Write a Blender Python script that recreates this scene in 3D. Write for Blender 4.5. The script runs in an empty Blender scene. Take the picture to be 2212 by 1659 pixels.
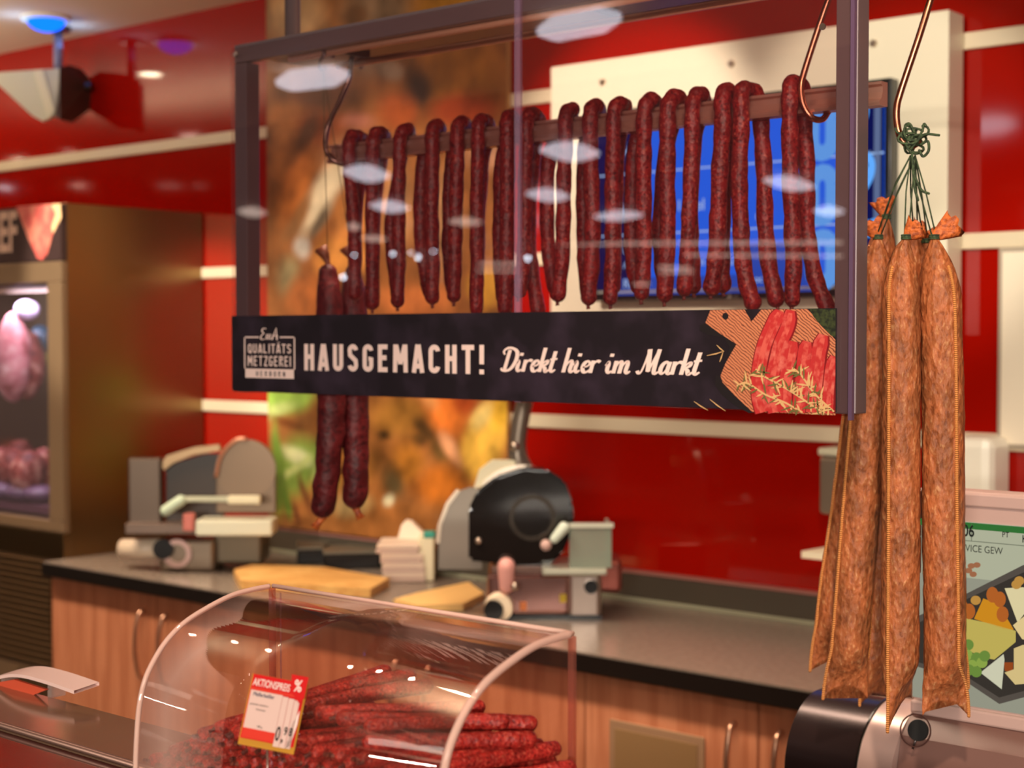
import bpy, bmesh, math, random
from mathutils import Vector, Matrix, noise
random.seed(7)
S = bpy.context.scene
C = S.collection
PI = math.pi

# ------------------------------------------------------------------ camera
W_PX, H_PX, F_PX = 2212.0, 1659.0, 3300.0
CAM_H = 1.6
YAW, PITCH = math.radians(40.193), math.radians(1.814)
cam_d = bpy.data.cameras.new('camera')
cam_d.sensor_fit = 'HORIZONTAL'
cam_d.sensor_width = 36.0
cam_d.lens = F_PX / W_PX * 36.0
cam_d.clip_start = 0.05
cam_d.clip_end = 200
cam_d.dof.use_dof = True
cam_d.dof.focus_distance = 1.62
cam_d.dof.aperture_fstop = 5.8
cam = bpy.data.objects.new('camera', cam_d)
cam.location = (0, 0, CAM_H)
cam.rotation_euler = (PI / 2 - PITCH, 0, YAW)
C.objects.link(cam)
S.camera = cam

# ------------------------------------------------------------------ exposure, world
S.view_settings.view_transform = 'Standard'
S.view_settings.look = 'None'
S.view_settings.exposure = 0.0
S.view_settings.gamma = 1.0
S.view_settings.use_curve_mapping = False
S.cycles.transparent_max_bounces = 24
S.cycles.max_bounces = 8
S.cycles.use_denoising = True
S.cycles.sample_clamp_indirect = 6.0
w = bpy.data.worlds.new('shop_air')
S.world = w
w.use_nodes = True
w.node_tree.nodes['Background'].inputs[0].default_value = (1.0, 0.78, 0.60, 1)
w.node_tree.nodes['Background'].inputs[1].default_value = 0.10

def lamp(name, kind, loc, target, energy, color, size=0.1, angle=60, blend=0.5):
    d = bpy.data.lights.new(name, kind)
    d.energy = energy
    d.color = color
    if kind == 'SPOT':
        d.spot_size = math.radians(angle)
        d.spot_blend = blend
        d.shadow_soft_size = size
    elif kind == 'AREA':
        d.shape = 'RECTANGLE'
        d.size, d.size_y = (size if isinstance(size, tuple) else (size, size))
    else:
        d.shadow_soft_size = size
    o = bpy.data.objects.new(name, d)
    o.location = loc
    o.rotation_euler = (Vector(target) - Vector(loc)).to_track_quat('-Z', 'Y').to_euler()
    C.objects.link(o)
    return o

WARM = (1.0, 0.74, 0.48)
PINK = (1.0, 0.66, 0.52)
WHITE = (1.0, 0.92, 0.80)
# accent spots on the low ceiling, one aimed at each field of the back wall (fittings are built with the ceiling)
WASH_Y = 1.55
WASH = (1.0, 0.92, 0.76)
ACCENTS = ((-3.80, -4.16, 1.45, 230, 26), (-2.95, -3.20, 1.66, 140, 40), (-2.15, -2.36, 1.97, 165, 32), (-1.50, -1.62, 1.97, 70, 28), (-0.80, -1.22, 1.40, 60, 30))
for wx, tx, tz, en, an in ACCENTS:
    lamp('accent_spot_light', 'SPOT', (wx, WASH_Y, 2.655), (tx, 3.3, tz), en, WASH, 0.025, an, 0.5)
# spots over the serving counter, hall light, and added fill lights
for sx_ in (-1.45, -1.0, -.55):
    lamp('counter_spot_light', 'SPOT', (sx_, 0.72, 2.66), (sx_ * .6 - .4, 1.0, 1.2), 19, (1.0, .76, .62), 0.04, 46, 0.6)
lamp('salami_spot_light', 'SPOT', (-0.15, 0.55, 2.66), (-0.86, 1.75, 1.4), 95, (1.0, .80, .60), 0.05, 46, 0.5)
lamp('case_spot_light', 'SPOT', (-0.55, 0.75, 2.66), (-1.4, 1.75, 1.75), 20, PINK, 0.05, 44, 0.5)
lamp('cabinet_fill_light', 'AREA', (-3.1, 1.95, 2.67), (-3.1, 2.22, 0.0), 52, (1.0, .80, .60), (4.0, 0.15)).data.spread = math.radians(84)  # added strip out of view, spread narrowed to brighten cabinets but not the wall
lamp('case_fill_light', 'AREA', (2.4, -4.6, 1.95), (-1.4, 1.7, 1.95), 300, WHITE, (3.5, 0.07))  # added low fill behind the camera, brightens the case front and rods
for dy in (-.12, .10):
    lamp('blue_glow_fill', 'AREA', (-4.71, 3.06 + dy, 2.62), (-4.71, 3.06 + dy, 2.7), .16, (0.25, 0.5, 1.0), (0.08, 0.08))  # added unseen areas that throw the blue lamp's glow onto the ceiling
lamp('ceiling_fill_light', 'AREA', (-5.6, 2.2, 2.20), (-5.6, 2.2, 2.7), 28, WHITE, (1.6, 0.1))  # added upward area out of view, brightens the ceiling at the left
lamp('hall_light', 'AREA', (2.2, -3.6, 3.35), (-1.8, 1.6, 1.4), 140, WHITE, (4.0, 1.0))

# ------------------------------------------------------------------ pixel geometry of the photograph (design aid)
def ray(px, py):
    r, f, u = (px - 1106.0) / F_PX, 1.0, -(py - 829.5) / F_PX
    cp, sp, cy, sy = math.cos(PITCH), math.sin(PITCH), math.cos(YAW), math.sin(YAW)
    f2, u2 = f * cp + u * sp, -f * sp + u * cp
    return Vector((r * cy - f2 * sy, r * sy + f2 * cy, u2))
def atY(px, py, Y):
    d = ray(px, py); return d * (Y / d.y) + Vector((0, 0, CAM_H))
def atZ(px, py, Z):
    d = ray(px, py); return d * ((Z - CAM_H) / d.z) + Vector((0, 0, CAM_H))
def atX(px, py, X):
    d = ray(px, py); return d * (X / d.x) + Vector((0, 0, CAM_H))
def at_depth(px, py, z):          # z along the optical axis
    return ray(px, py) * z + Vector((0, 0, CAM_H))
RIGHT = Vector((math.cos(YAW), math.sin(YAW), 0))
AWAY = Vector((-math.sin(YAW), math.cos(YAW), 0))
UP = Vector((0, 0, 1))

# ------------------------------------------------------------------ materials
def lin(c):
    out = []
    for v in c[:3]:
        v /= 255.0
        out.append(v / 12.92 if v <= 0.04045 else ((v + 0.055) / 1.055) ** 2.4)
    return (out[0], out[1], out[2], 1.0)

def mat(name, col, rough=0.5, metal=0.0, spec=0.5, emit=None, estr=0.0, coat=0.0, var=None, bump=None, stretch=None, aniso=0.0, sss=0.0):
    """var = (scale, second colour, low, high) noise mix; bump = (scale, strength, distance)"""
    m = bpy.data.materials.new(name)
    m.use_nodes = True
    nt = m.node_tree
    b = nt.nodes['Principled BSDF']
    b.inputs['Base Color'].default_value = lin(col)
    b.inputs['Roughness'].default_value = rough
    b.inputs['Metallic'].default_value = metal
    b.inputs['Specular IOR Level'].default_value = spec
    b.inputs['Coat Weight'].default_value = coat
    b.inputs['Coat Roughness'].default_value = 0.05
    b.inputs['Anisotropic'].default_value = aniso
    if emit:
        b.inputs['Emission Color'].default_value = lin(emit)
        b.inputs['Emission Strength'].default_value = estr
    def coords():
        tc = nt.nodes.new('ShaderNodeTexCoord')
        mp = nt.nodes.new('ShaderNodeMapping')
        if stretch: mp.inputs['Scale'].default_value = stretch
        nt.links.new(tc.outputs['Object'], mp.inputs['Vector'])
        return mp.outputs['Vector']
    if var or bump:
        vec = coords()
    if var:
        n = nt.nodes.new('ShaderNodeTexNoise')
        n.inputs['Scale'].default_value = var[0]; n.inputs['Detail'].default_value = 5
        nt.links.new(vec, n.inputs['Vector'])
        r = nt.nodes.new('ShaderNodeValToRGB')
        r.color_ramp.elements[0].position = var[2]; r.color_ramp.elements[0].color = lin(col)
        r.color_ramp.elements[1].position = var[3]; r.color_ramp.elements[1].color = lin(var[1])
        nt.links.new(n.outputs['Fac'], r.inputs['Fac'])
        nt.links.new(r.outputs['Color'], b.inputs['Base Color'])
    if bump:
        n = nt.nodes.new('ShaderNodeTexNoise')
        n.inputs['Scale'].default_value = bump[0]; n.inputs['Detail'].default_value = 4
        nt.links.new(vec, n.inputs['Vector'])
        bp = nt.nodes.new('ShaderNodeBump')
        bp.inputs['Strength'].default_value = bump[1]; bp.inputs['Distance'].default_value = bump[2]
        nt.links.new(n.outputs['Fac'], bp.inputs['Height'])
        nt.links.new(bp.outputs['Normal'], b.inputs['Normal'])
    return m

def emission(name, col, strength):
    m = bpy.data.materials.new(name); m.use_nodes = True
    nt = m.node_tree
    nt.nodes.remove(nt.nodes['Principled BSDF'])
    e = nt.nodes.new('ShaderNodeEmission')
    e.inputs[0].default_value = lin(col); e.inputs[1].default_value = strength
    nt.links.new(e.outputs[0], nt.nodes['Material Output'].inputs[0])
    return m

def clear(name, tint=(255, 255, 255), refl=1.0, haze=0.0, hazecol=(255, 230, 220), f0=0.04):
    """thin clear sheet: see-through with a mirror layer that grows at grazing angles, plus a little haze"""
    m = bpy.data.materials.new(name); m.use_nodes = True
    nt = m.node_tree
    nt.nodes.remove(nt.nodes['Principled BSDF'])
    N, L = nt.nodes.new, nt.links.new
    tr = N('ShaderNodeBsdfTransparent'); tr.inputs[0].default_value = lin(tint)
    gl = N('ShaderNodeBsdfGlossy'); gl.inputs['Roughness'].default_value = 0.0
    df = N('ShaderNodeBsdfDiffuse'); df.inputs[0].default_value = lin(hazecol)
    lw = N('ShaderNodeLayerWeight'); lw.inputs[0].default_value = 0.5
    pw = N('ShaderNodeMath'); pw.operation = 'POWER'; pw.inputs[1].default_value = 5.0
    L(lw.outputs['Facing'], pw.inputs[0])
    ma = N('ShaderNodeMath'); ma.operation = 'MULTIPLY_ADD'
    ma.inputs[1].default_value = (1 - f0) * refl; ma.inputs[2].default_value = f0 * refl
    L(pw.outputs[0], ma.inputs[0])
    m1 = N('ShaderNodeMixShader'); L(ma.outputs[0], m1.inputs[0]); L(tr.outputs[0], m1.inputs[1]); L(gl.outputs[0], m1.inputs[2])
    m2 = N('ShaderNodeMixShader'); m2.inputs[0].default_value = haze
    L(m1.outputs[0], m2.inputs[1]); L(df.outputs[0], m2.inputs[2])
    L(m2.outputs[0], nt.nodes['Material Output'].inputs[0])
    return m

def meat_mat(name, base, fat, dark, scale=260.0, rough=0.42, bump=0.5, fatlo=0.56, stretch=(1, 1, 1)):
    """mottled sausage skin: noise patches, fat flecks and pepper specks; Object Info random shifts it per copy"""
    m = bpy.data.materials.new(name); m.use_nodes = True
    nt = m.node_tree; N, L = nt.nodes.new, nt.links.new
    b = nt.nodes['Principled BSDF']
    b.inputs['Roughness'].default_value = rough
    b.inputs['Specular IOR Level'].default_value = 0.35
    tc = N('ShaderNodeTexCoord'); oi = N('ShaderNodeObjectInfo')
    sc = N('ShaderNodeVectorMath'); sc.operation = 'MULTIPLY_ADD'
    sc.inputs[1].default_value = stretch
    cmb = N('ShaderNodeCombineXYZ')
    mu = N('ShaderNodeMath'); mu.operation = 'MULTIPLY'; mu.inputs[1].default_value = 37.0
    L(oi.outputs['Random'], mu.inputs[0])
    for i in range(3): L(mu.outputs[0], cmb.inputs[i])
    L(tc.outputs['Object'], sc.inputs[0]); L(cmb.outputs[0], sc.inputs[2])
    n1 = N('ShaderNodeTexNoise'); n1.inputs['Scale'].default_value = scale; n1.inputs['Detail'].default_value = 3
    n2 = N('ShaderNodeTexNoise'); n2.inputs['Scale'].default_value = scale * 0.22; n2.inputs['Detail'].default_value = 3
    v = N('ShaderNodeTexVoronoi'); v.inputs['Scale'].default_value = scale * 0.55
    for n in (n1, n2, v): L(sc.outputs[0], n.inputs['Vector'])
    r1 = N('ShaderNodeValToRGB')
    e = r1.color_ramp.elements
    e[0].position = 0.34; e[0].color = lin(dark)
    e[1].position = fatlo + 0.16; e[1].color = lin(fat)
    k = e.new(0.47); k.color = lin(base)
    k = e.new(fatlo); k.color = lin(base)
    L(n1.outputs['Fac'], r1.inputs['Fac'])
    r2 = N('ShaderNodeValToRGB'); e = r2.color_ramp.elements
    e[0].position = 0.35; e[0].color = (0.62, 0.62, 0.62, 1); e[1].position = 0.68; e[1].color = (1.18, 1.1, 1.05, 1)
    L(n2.outputs['Fac'], r2.inputs['Fac'])
    mx = N('ShaderNodeMix'); mx.data_type = 'RGBA'; mx.blend_type = 'MULTIPLY'; mx.inputs[0].default_value = 1.0
    L(r1.outputs[0], mx.inputs[6]); L(r2.outputs[0], mx.inputs[7])
    L(mx.outputs[2], b.inputs['Base Color'])
    bp = N('ShaderNodeBump'); bp.inputs['Strength'].default_value = bump; bp.inputs['Distance'].default_value = 0.002
    ad = N('ShaderNodeMath'); ad.operation = 'ADD'
    L(n1.outputs['Fac'], ad.inputs[0]); L(v.outputs['Distance'], ad.inputs[1])
    L(ad.outputs[0], bp.inputs['Height']); L(bp.outputs[0], b.inputs['Normal'])
    return m

def attr_mat(name, rough=0.35, detail=0.0, coat=0.0):
    """a printed picture: colour stored per vertex, optionally broken up by fine noise"""
    m = bpy.data.materials.new(name); m.use_nodes = True
    nt = m.node_tree; b = nt.nodes['Principled BSDF']
    b.inputs['Roughness'].default_value = rough
    b.inputs['Coat Weight'].default_value = coat
    a = nt.nodes.new('ShaderNodeVertexColor'); a.layer_name = 'ink'
    nt.links.new(a.outputs[0], b.inputs['Base Color'])
    return m

# ------------------------------------------------------------------ mesh helpers
def BM(): return bmesh.new()

def add_box(bm, lo, hi, bevel=0.0):
    x0, y0, z0 = lo; x1, y1, z1 = hi
    vs = [bm.verts.new(p) for p in ((x0,y0,z0),(x1,y0,z0),(x1,y1,z0),(x0,y1,z0),(x0,y0,z1),(x1,y0,z1),(x1,y1,z1),(x0,y1,z1))]
    fs = [bm.faces.new([vs[i] for i in q]) for q in ((0,3,2,1),(4,5,6,7),(0,1,5,4),(1,2,6,5),(2,3,7,6),(3,0,4,7))]
    if bevel > 0:
        es = list({e for f in fs for e in f.edges})
        bmesh.ops.bevel(bm, geom=es, offset=bevel, segments=2, affect='EDGES', profile=0.5)
    return bm

def xform(bm, M, start=0):
    bm.verts.ensure_lookup_table()
    bmesh.ops.transform(bm, matrix=M, verts=bm.verts[start:])

def add_prism(bm, pts, vec, cap=True):
    """polygon pts (3D, planar) extruded along vec"""
    vec = Vector(vec)
    a = [bm.verts.new(p) for p in pts]; b = [bm.verts.new(Vector(p) + vec) for p in pts]
    n = len(pts)
    if cap:
        bm.faces.new(list(reversed(a))); bm.faces.new(b)
    for i in range(n):
        bm.faces.new((a[i], a[(i+1) % n], b[(i+1) % n], b[i]))

def smooth_path(pts, seg=8):
    P = [Vector(p) for p in pts]
    if len(P) < 3: return P
    out = []
    for i in range(len(P) - 1):
        p0 = P[i-1] if i > 0 else P[0] * 2 - P[1]
        p1, p2 = P[i], P[i+1]
        p3 = P[i+2] if i + 2 < len(P) else P[-1] * 2 - P[-2]
        for k in range(seg):
            t = k / seg
            out.append(0.5 * ((2*p1) + (p2-p0)*t + (2*p0-5*p1+4*p2-p3)*t*t + (3*p1-p0-3*p2+p3)*t**3))
    out.append(P[-1])
    return out

def add_tube(bm, pts, rad, n=10, round_caps=False, wob=0.0, wscale=60.0, closed=False):
    P = [Vector(p) for p in pts]
    R = list(rad) if isinstance(rad, (list, tuple)) else [rad] * len(P)
    if round_caps:
        def dome(p, d, r):
            return [(p + d * r * math.sin(a), r * math.cos(a)) for a in (PI*0.48, PI*0.40, PI*0.30, PI*0.19, PI*0.09)]
        d0 = (P[0] - P[1]).normalized(); d1 = (P[-1] - P[-2]).normalized()
        h = dome(P[0], d0, R[0]); t = dome(P[-1], d1, R[-1])
        P = [q for q, _ in h] + P + [q for q, _ in reversed(t)]
        R = [q for _, q in h] + R + [q for _, q in reversed(t)]
    rings = []
    T = None; u = None
    m = len(P)
    for i in range(m):
        a = P[max(i-1, 0)]; b = P[min(i+1, m-1)]
        if closed: a, b = P[(i-1) % m], P[(i+1) % m]
        t = (b - a)
        t = t.normalized() if t.length > 1e-9 else Vector((0, 0, 1))
        if u is None:
            ref = Vector((0, 0, 1)) if abs(t.z) < 0.9 else Vector((0, 1, 0))
            u = t.cross(ref).normalized()
        else:
            u = (u - t * u.dot(t)).normalized()
        v = t.cross(u)
        ring = []
        for k in range(n):
            th = 2 * PI * k / n
            q = P[i] + (u * math.cos(th) + v * math.sin(th)) * R[i]
            if wob:
                q += (q - P[i]).normalized() * wob * noise.noise(q * wscale) if R[i] > 1e-6 else Vector()
            ring.append(bm.verts.new(q))
        rings.append(ring)
    cnt = m if closed else m - 1
    for i in range(cnt):
        A, B = rings[i], rings[(i+1) % m]
        for k in range(n):
            bm.faces.new((A[k], A[(k+1) % n], B[(k+1) % n], B[k]))
    if not closed:
        bm.faces.new(list(reversed(rings[0]))); bm.faces.new(rings[-1])
    return bm

def add_disc(bm, c, axis, r, depth, n=40, r2=None):
    """cylinder from c along axis*depth (r2 = end radius)"""
    a = Vector(axis).normalized()
    add_tube(bm, [Vector(c), Vector(c) + a * depth], [r, r if r2 is None else r2], n)

def add_ring(bm, c, axis, r_out, r_in, depth, n=40):
    a = Vector(axis).normalized()
    ref = Vector((0, 0, 1)) if abs(a.z) < 0.9 else Vector((0, 1, 0))
    u = a.cross(ref).normalized(); v = a.cross(u)
    L = []
    for rr, dd in ((r_out, 0), (r_out, depth), (r_in, depth), (r_in, 0)):
        L.append([bm.verts.new(Vector(c) + (u*math.cos(2*PI*k/n) + v*math.sin(2*PI*k/n))*rr + a*dd) for k in range(n)])
    for j in range(4):
        A, B = L[j], L[(j+1) % 4]
        for k in range(n): bm.faces.new((A[k], A[(k+1) % n], B[(k+1) % n], B[k]))

def sphere(bm, c, r, seg=16, scale=(1, 1, 1)):
    M = Matrix.Translation(Vector(c)) @ Matrix.Diagonal((r*scale[0], r*scale[1], r*scale[2], 1))
    bmesh.ops.create_uvsphere(bm, u_segments=seg, v_segments=max(6, seg//2), radius=1.0, matrix=M)

def root_loc(o):
    l = Vector()
    while o is not None:
        l = l + o.location; o = o.parent
    return l

def obj(name, bm, m, parent=None, smooth=False, loc=None, kind=None, label=None):
    """link one mesh object; geometry is given in world coordinates"""
    base = root_loc(parent) if parent else Vector(loc or (0, 0, 0))
    if base.length > 0:
        bmesh.ops.translate(bm, verts=bm.verts, vec=-base)
    bmesh.ops.recalc_face_normals(bm, faces=bm.faces)
    me = bpy.data.meshes.new(name)
    bm.to_mesh(me); bm.free()
    for p in me.polygons: p.use_smooth = smooth
    me.materials.append(m)
    o = bpy.data.objects.new(name, me)
    C.objects.link(o)
    if parent: o.parent = parent
    elif loc is not None: o.location = loc
    if kind: o['kind'] = kind
    if label: o['label'] = label
    return o

def auto_smooth(o, ang=35):
    me = o.data
    for p in me.polygons: p.use_smooth = True
    md = o.modifiers.new('edges', 'EDGE_SPLIT'); md.split_angle = math.radians(ang)
    return o

def tag(o, label, cat, group=None, kind=None):
    o['label'] = label; o['category'] = cat
    if group: o['group'] = group
    if kind: o['kind'] = kind
    return o

def thing(name, label, cat, loc=(0, 0, 0), group=None):
    o = bpy.data.objects.new(name, None)
    o.empty_display_size = 0.05
    C.objects.link(o)
    o.location = loc
    return tag(o, label, cat, group)

# ------------------------------------------------------------------ lettering
STROKE = [0]
def ribbon(bm, pts, wid, to3):
    """flat stroke along 2D pts with per-point widths; to3 maps (x,y) to 3D"""
    P = [Vector((p[0], p[1])) for p in pts]
    Wd = wid if isinstance(wid, (list, tuple)) else [wid] * len(P)
    L, R = [], []
    STROKE[0] = (STROKE[0] + 1) % 9
    lift = Vector((0, -.00003 * STROKE[0], 0))      # strokes lie on one another, not in one plane
    for i in range(len(P)):
        a = P[max(i-1, 0)]; b = P[min(i+1, len(P)-1)]
        t = (b - a)
        if t.length < 1e-9: t = Vector((1, 0))
        t.normalize(); nrm = Vector((-t.y, t.x))
        k = 1.0
        if 0 < i < len(P) - 1:
            t1 = (P[i] - P[i-1]).normalized()
            k = 1.0 / max(0.55, abs(nrm.dot(Vector((-t1.y, t1.x)))))
        h = Wd[i] * 0.5 * k
        l, r = P[i] + nrm * h, P[i] - nrm * h
        L.append(bm.verts.new(Vector(to3(l.x, l.y)) + lift)); R.append(bm.verts.new(Vector(to3(r.x, r.y)) + lift))
    for i in range(len(P) - 1):
        try: bm.faces.new((L[i], L[i+1], R[i+1], R[i]))
        except ValueError: pass

def arc(cx, cy, rx, ry, a0, a1, n=9):
    return [(cx + rx*math.cos(math.radians(a0 + (a1-a0)*i/n)), cy + ry*math.sin(math.radians(a0 + (a1-a0)*i/n))) for i in range(n+1)]

# tall narrow sign capitals as stroke centre lines; unit height, stroke t
def cap_glyphs(t=0.16):
    h = t / 2; w = 0.46; x0, x1 = h, w - h; y0, y1 = h, 1 - h; r = (x1 - x0) / 2; cx = w / 2
    ring = arc(cx, y1 - r, r, r, 0, 180) + arc(cx, y0 + r, r, r, 180, 360) + [(x1, y1 - r)]
    G = {
     'H': [[(x0,0),(x0,1)],[(x1,0),(x1,1)],[(x0,.52),(x1,.52)]],
     'A': [[(x0-.03,0),(cx-.02,1)],[(x1+.03,0),(cx+.02,1)],[(x0+.05,.24),(x1-.05,.24)]],
     'U': [[(x0,1)] + arc(cx, y0+r, r, r, 180, 360) + [(x1,1)]],
     'S': [arc(cx, y1-r, r, r, 5, 180) + [(x0+.02,.60),(cx,.5),(x1-.02,.40)] + arc(cx, y0+r, r, r, 0, -175)],
     'G': [arc(cx, y1-r, r, r, 0, 180) + arc(cx, y0+r, r, r, 180, 360) + [(x1,.47),(cx+.02,.47)]],
     'E': [[(x0,0),(x0,1)],[(x0,y1),(w-.05,y1)],[(x0,.52),(w-.09,.52)],[(x0,y0),(w-.05,y0)]],
     'M': [[(x0-.02,0),(x0,1)],[(x1+.14,0),(x1+.12,1)],[(x0+.02,.98),(cx+.06,.30)],[(x1+.10,.98),(cx+.06,.30)]],
     'C': [arc(cx, y1-r, r, r, 0, 180) + arc(cx, y0+r, r, r, 180, 360)],
     'T': [[(cx,0),(cx,1)],[(-.01,y1),(w+.01,y1)]],
     'Q': [ring, [(cx,.22),(x1+.05,0)]], 'O': [ring], 'D': [ring],
     'L': [[(x0,0),(x0,1)],[(x0,y0),(w-.05,y0)]],
     'I': [[(h,0),(h,1)]],
     'Z': [[(0.02,y1),(w-.02,y1)],[(x1,y1),(x0,y0)],[(0.02,y0),(w-.02,y0)]],
     'R': [[(x0,0),(x0,1)],[(x0,y1)] + arc(cx+.02, y1-r, r-.02, r, 90, -90) + [(x0,y1-2*r)],[(cx,.42),(x1+.02,0)]],
     'B': [[(x0,0),(x0,1)],[(x0,y1)] + arc(cx+.02, .75, r-.02, .25-h, 90, -90) + [(x0,.5)],[(x0,.5)] + arc(cx+.02,.25+h/2, r, .25-h/2, 90, -90) + [(x0,y0)]],
     'N': [[(x0,0),(x0,1)],[(x1,0),(x1,1)],[(x0+.01,.97),(x1-.01,.03)]],
     '!': [[(h+.01,1),(h+.01,.34)],[(h+.01,.16),(h+.01,0)]],
    }
    G['\u00c4'] = G['A'] + [[(cx-.13,1.16),(cx-.05,1.16)],[(cx+.05,1.16),(cx+.13,1.16)]]
    adv = {k: w + .13 for k in G}; adv['I'] = t + .13; adv['!'] = t + .1; adv['M'] = w + .26; adv[' '] = .3
    return G, adv, t

def caps_line(bm, s, to3, x0, x1, y0, y1, t=0.16, track=0.0):
    """set s in sign capitals to fill the box x0..x1, y0..y1"""
    G, adv, t = cap_glyphs(t)
    total = sum(adv[c] + track for c in s) - .13 - track
    sx, sy = (x1 - x0) / total, (y1 - y0)
    x = 0.0
    for c in s:
        for st in G.get(c, []):
            ribbon(bm, st, t, lambda a, b, x=x: to3(x0 + (a + x) * sx, y0 + b * sy))
        x += adv[c] + track

def script_glyphs():
    T, t = .126, .062
    G = {}
    def sm(pts, wid): # smooth both centre line and widths
        q = smooth_path([(p[0], p[1], wv) for p, wv in zip(pts, wid)], 6)
        return [(a.x, a.y) for a in q], [max(.02, a.z) for a in q]
    G['i'] = ([sm([(-.06,.30),(.0,.46),(.02,.38),(.02,.14),(.08,.02),(.17,.10)], [t,t,T,T,T*.8,t]), ([(.05,.66),(.055,.78)], [T,T])], .22)
    G['r'] = ([([(.02,.0),(.02,.50)], [T,T]), sm([(.02,.25),(.09,.42),(.17,.48),(.25,.44)], [t,t,T*.9,T*.9])], .27)
    G['e'] = ([sm([(.03,.22),(.16,.27),(.22,.38),(.15,.47),(.06,.40),(.02,.22),(.08,.05),(.17,.03),(.28,.14)], [t,t,t*1.2,T*.7,T,T,T,T*.7,t])], .29)
    G['k'] = ([([(.02,0),(.02,1.0)], [T,T]), sm([(.02,.22),(.12,.42),(.21,.46),(.20,.34),(.08,.25)], [t,t,T*.8,T*.8,t]), sm([(.08,.25),(.17,.16),(.22,.02),(.33,.10)], [t,T,T*.9,t])], .34)
    G['t'] = ([sm([(.05,.86),(.04,.5),(.03,.14),(.09,.02),(.19,.11)], [T,T,T,T*.8,t]), ([(-.06,.52),(.17,.55)], [t*1.3,t*1.3])], .22)
    G['h'] = ([([(.02,0),(.02,1.0)], [T,T]), sm([(.03,.18),(.10,.40),(.19,.48),(.22,.36),(.21,.12),(.26,.02),(.35,.10)], [t,t,T*.8,T,T,T*.8,t])], .36)
    G['m'] = ([([(.02,0),(.02,.50)], [T,T]), sm([(.03,.18),(.09,.40),(.17,.48),(.20,.36),(.20,.0)], [t,t,T*.8,T,T]), sm([(.21,.18),(.28,.40),(.36,.48),(.39,.36),(.38,.12),(.43,.02),(.52,.10)], [t,t,T*.8,T,T,T*.8,t])], .53)
    G['a'] = ([sm([(.22,.40),(.14,.48),(.05,.38),(.02,.18),(.07,.03),(.15,.08),(.22,.28)], [t*1.2,T*.8,T,T,T*.8,t,t]), sm([(.24,.49),(.23,.14),(.28,.02),(.37,.10)], [T,T,T*.8,t])], .37)
    G['D'] = ([sm([(.14,.90),(.13,.5),(.12,.06)], [T,T,T]), sm([(.0,.70),(-.06,.84),(.04,.97),(.22,.97),(.40,.82),(.44,.48),(.34,.14),(.18,.02),(.03,.05),(.0,.14)], [t,t*1.2,T*.8,T*.8,T,T*1.1,T,T*.8,t*1.2,t])], .53)
    G['M'] = ([sm([(-.04,.12),(.02,.02),(.09,.10),(.14,.50),(.17,.97)], [T*.9,T*.7,t,t,t*1.3]), ([(.17,.97),(.29,.10)], [T*1.1,T*1.1]), ([(.29,.08),(.46,.97)], [t,t*1.3]), sm([(.46,.97),(.45,.5),(.46,.12),(.51,.02),(.61,.10)], [T,T,T,T*.8,t])], .63)
    return G

def script_line(bm, s, to3, x0, x1, y0, y1, shear=0.22):
    G = script_glyphs()
    total = sum(.24 if c == ' ' else G[c][1] for c in s)
    sx, sy = (x1 - x0) / (total + shear * .6), (y1 - y0)
    x = 0.0
    for c in s:
        if c == ' ': x += .24; continue
        strokes, adv = G[c]
        for pts, wid in strokes:
            ribbon(bm, pts, wid, lambda a, b, x=x: to3(x0 + (a + x + shear * b) * sx, y0 + b * sy))
        x += adv

def text_bm(s, origin, xa, ya, height, sx=1.0, bold=0.0, align='LEFT'):
    """flat lettering in the built-in face, laid in the plane of xa, ya at origin (baseline)"""
    cu = bpy.data.curves.new('lettering', 'FONT')
    cu.body = s; cu.size = 1.0; cu.offset = bold; cu.align_x = align; cu.fill_mode = 'FRONT'
    o = bpy.data.objects.new('lettering', cu); C.objects.link(o)
    me = bpy.data.meshes.new_from_object(o.evaluated_get(bpy.context.evaluated_depsgraph_get()))
    bm = BM(); bm.from_mesh(me)
    bpy.data.objects.remove(o); bpy.data.curves.remove(cu); bpy.data.meshes.remove(me)
    k = height / 0.70
    xa, ya = Vector(xa).normalized(), Vector(ya).normalized(); n = xa.cross(ya)
    M = Matrix(((xa.x*k*sx, ya.x*k, n.x, origin[0]), (xa.y*k*sx, ya.y*k, n.y, origin[1]), (xa.z*k*sx, ya.z*k, n.z, origin[2]), (0,0,0,1)))
    bmesh.ops.transform(bm, matrix=M, verts=bm.verts)
    return bm

def poly(bm, pts3):
    try: bm.faces.new([bm.verts.new(p) for p in pts3])
    except ValueError: pass
def join_bm(dst, src):
    me = bpy.data.meshes.new('tmp'); src.to_mesh(me); src.free(); dst.from_mesh(me); bpy.data.meshes.remove(me)
# ================================================================== SETTING
YW = 3.30
RED = mat('red_gloss_panel', (156, 13, 3), rough=0.06, spec=0.5)
WHITE_TRIM = mat('cream_trim', (226, 208, 176), rough=0.4)
CEIL = mat('ceiling_paint', (222, 190, 158), rough=0.7)
FLOOR = mat('floor_tile', (120, 108, 98), rough=0.35, var=(3.0, (100, 90, 82), .4, .6))
HALLW = mat('hall_wall', (92, 70, 60), rough=0.7)
STEEL = mat('brushed_steel', (196, 178, 160), rough=0.28, metal=1.0, bump=(90, .05, .001), stretch=(1, 1, 30))
STEEL_W = mat('warm_steel', (176, 150, 140), rough=0.24, metal=1.0)
DARKSTEEL = mat('dark_steel', (92, 82, 82), rough=0.3, metal=0.9)
BLACK = mat('black_plastic', (14, 12, 11), rough=0.25, coat=0.3)
WHITE_P = mat('white_plastic', (240, 232, 214), rough=0.35)
GREY_P = mat('grey_plastic', (150, 146, 134), rough=0.4)

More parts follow.
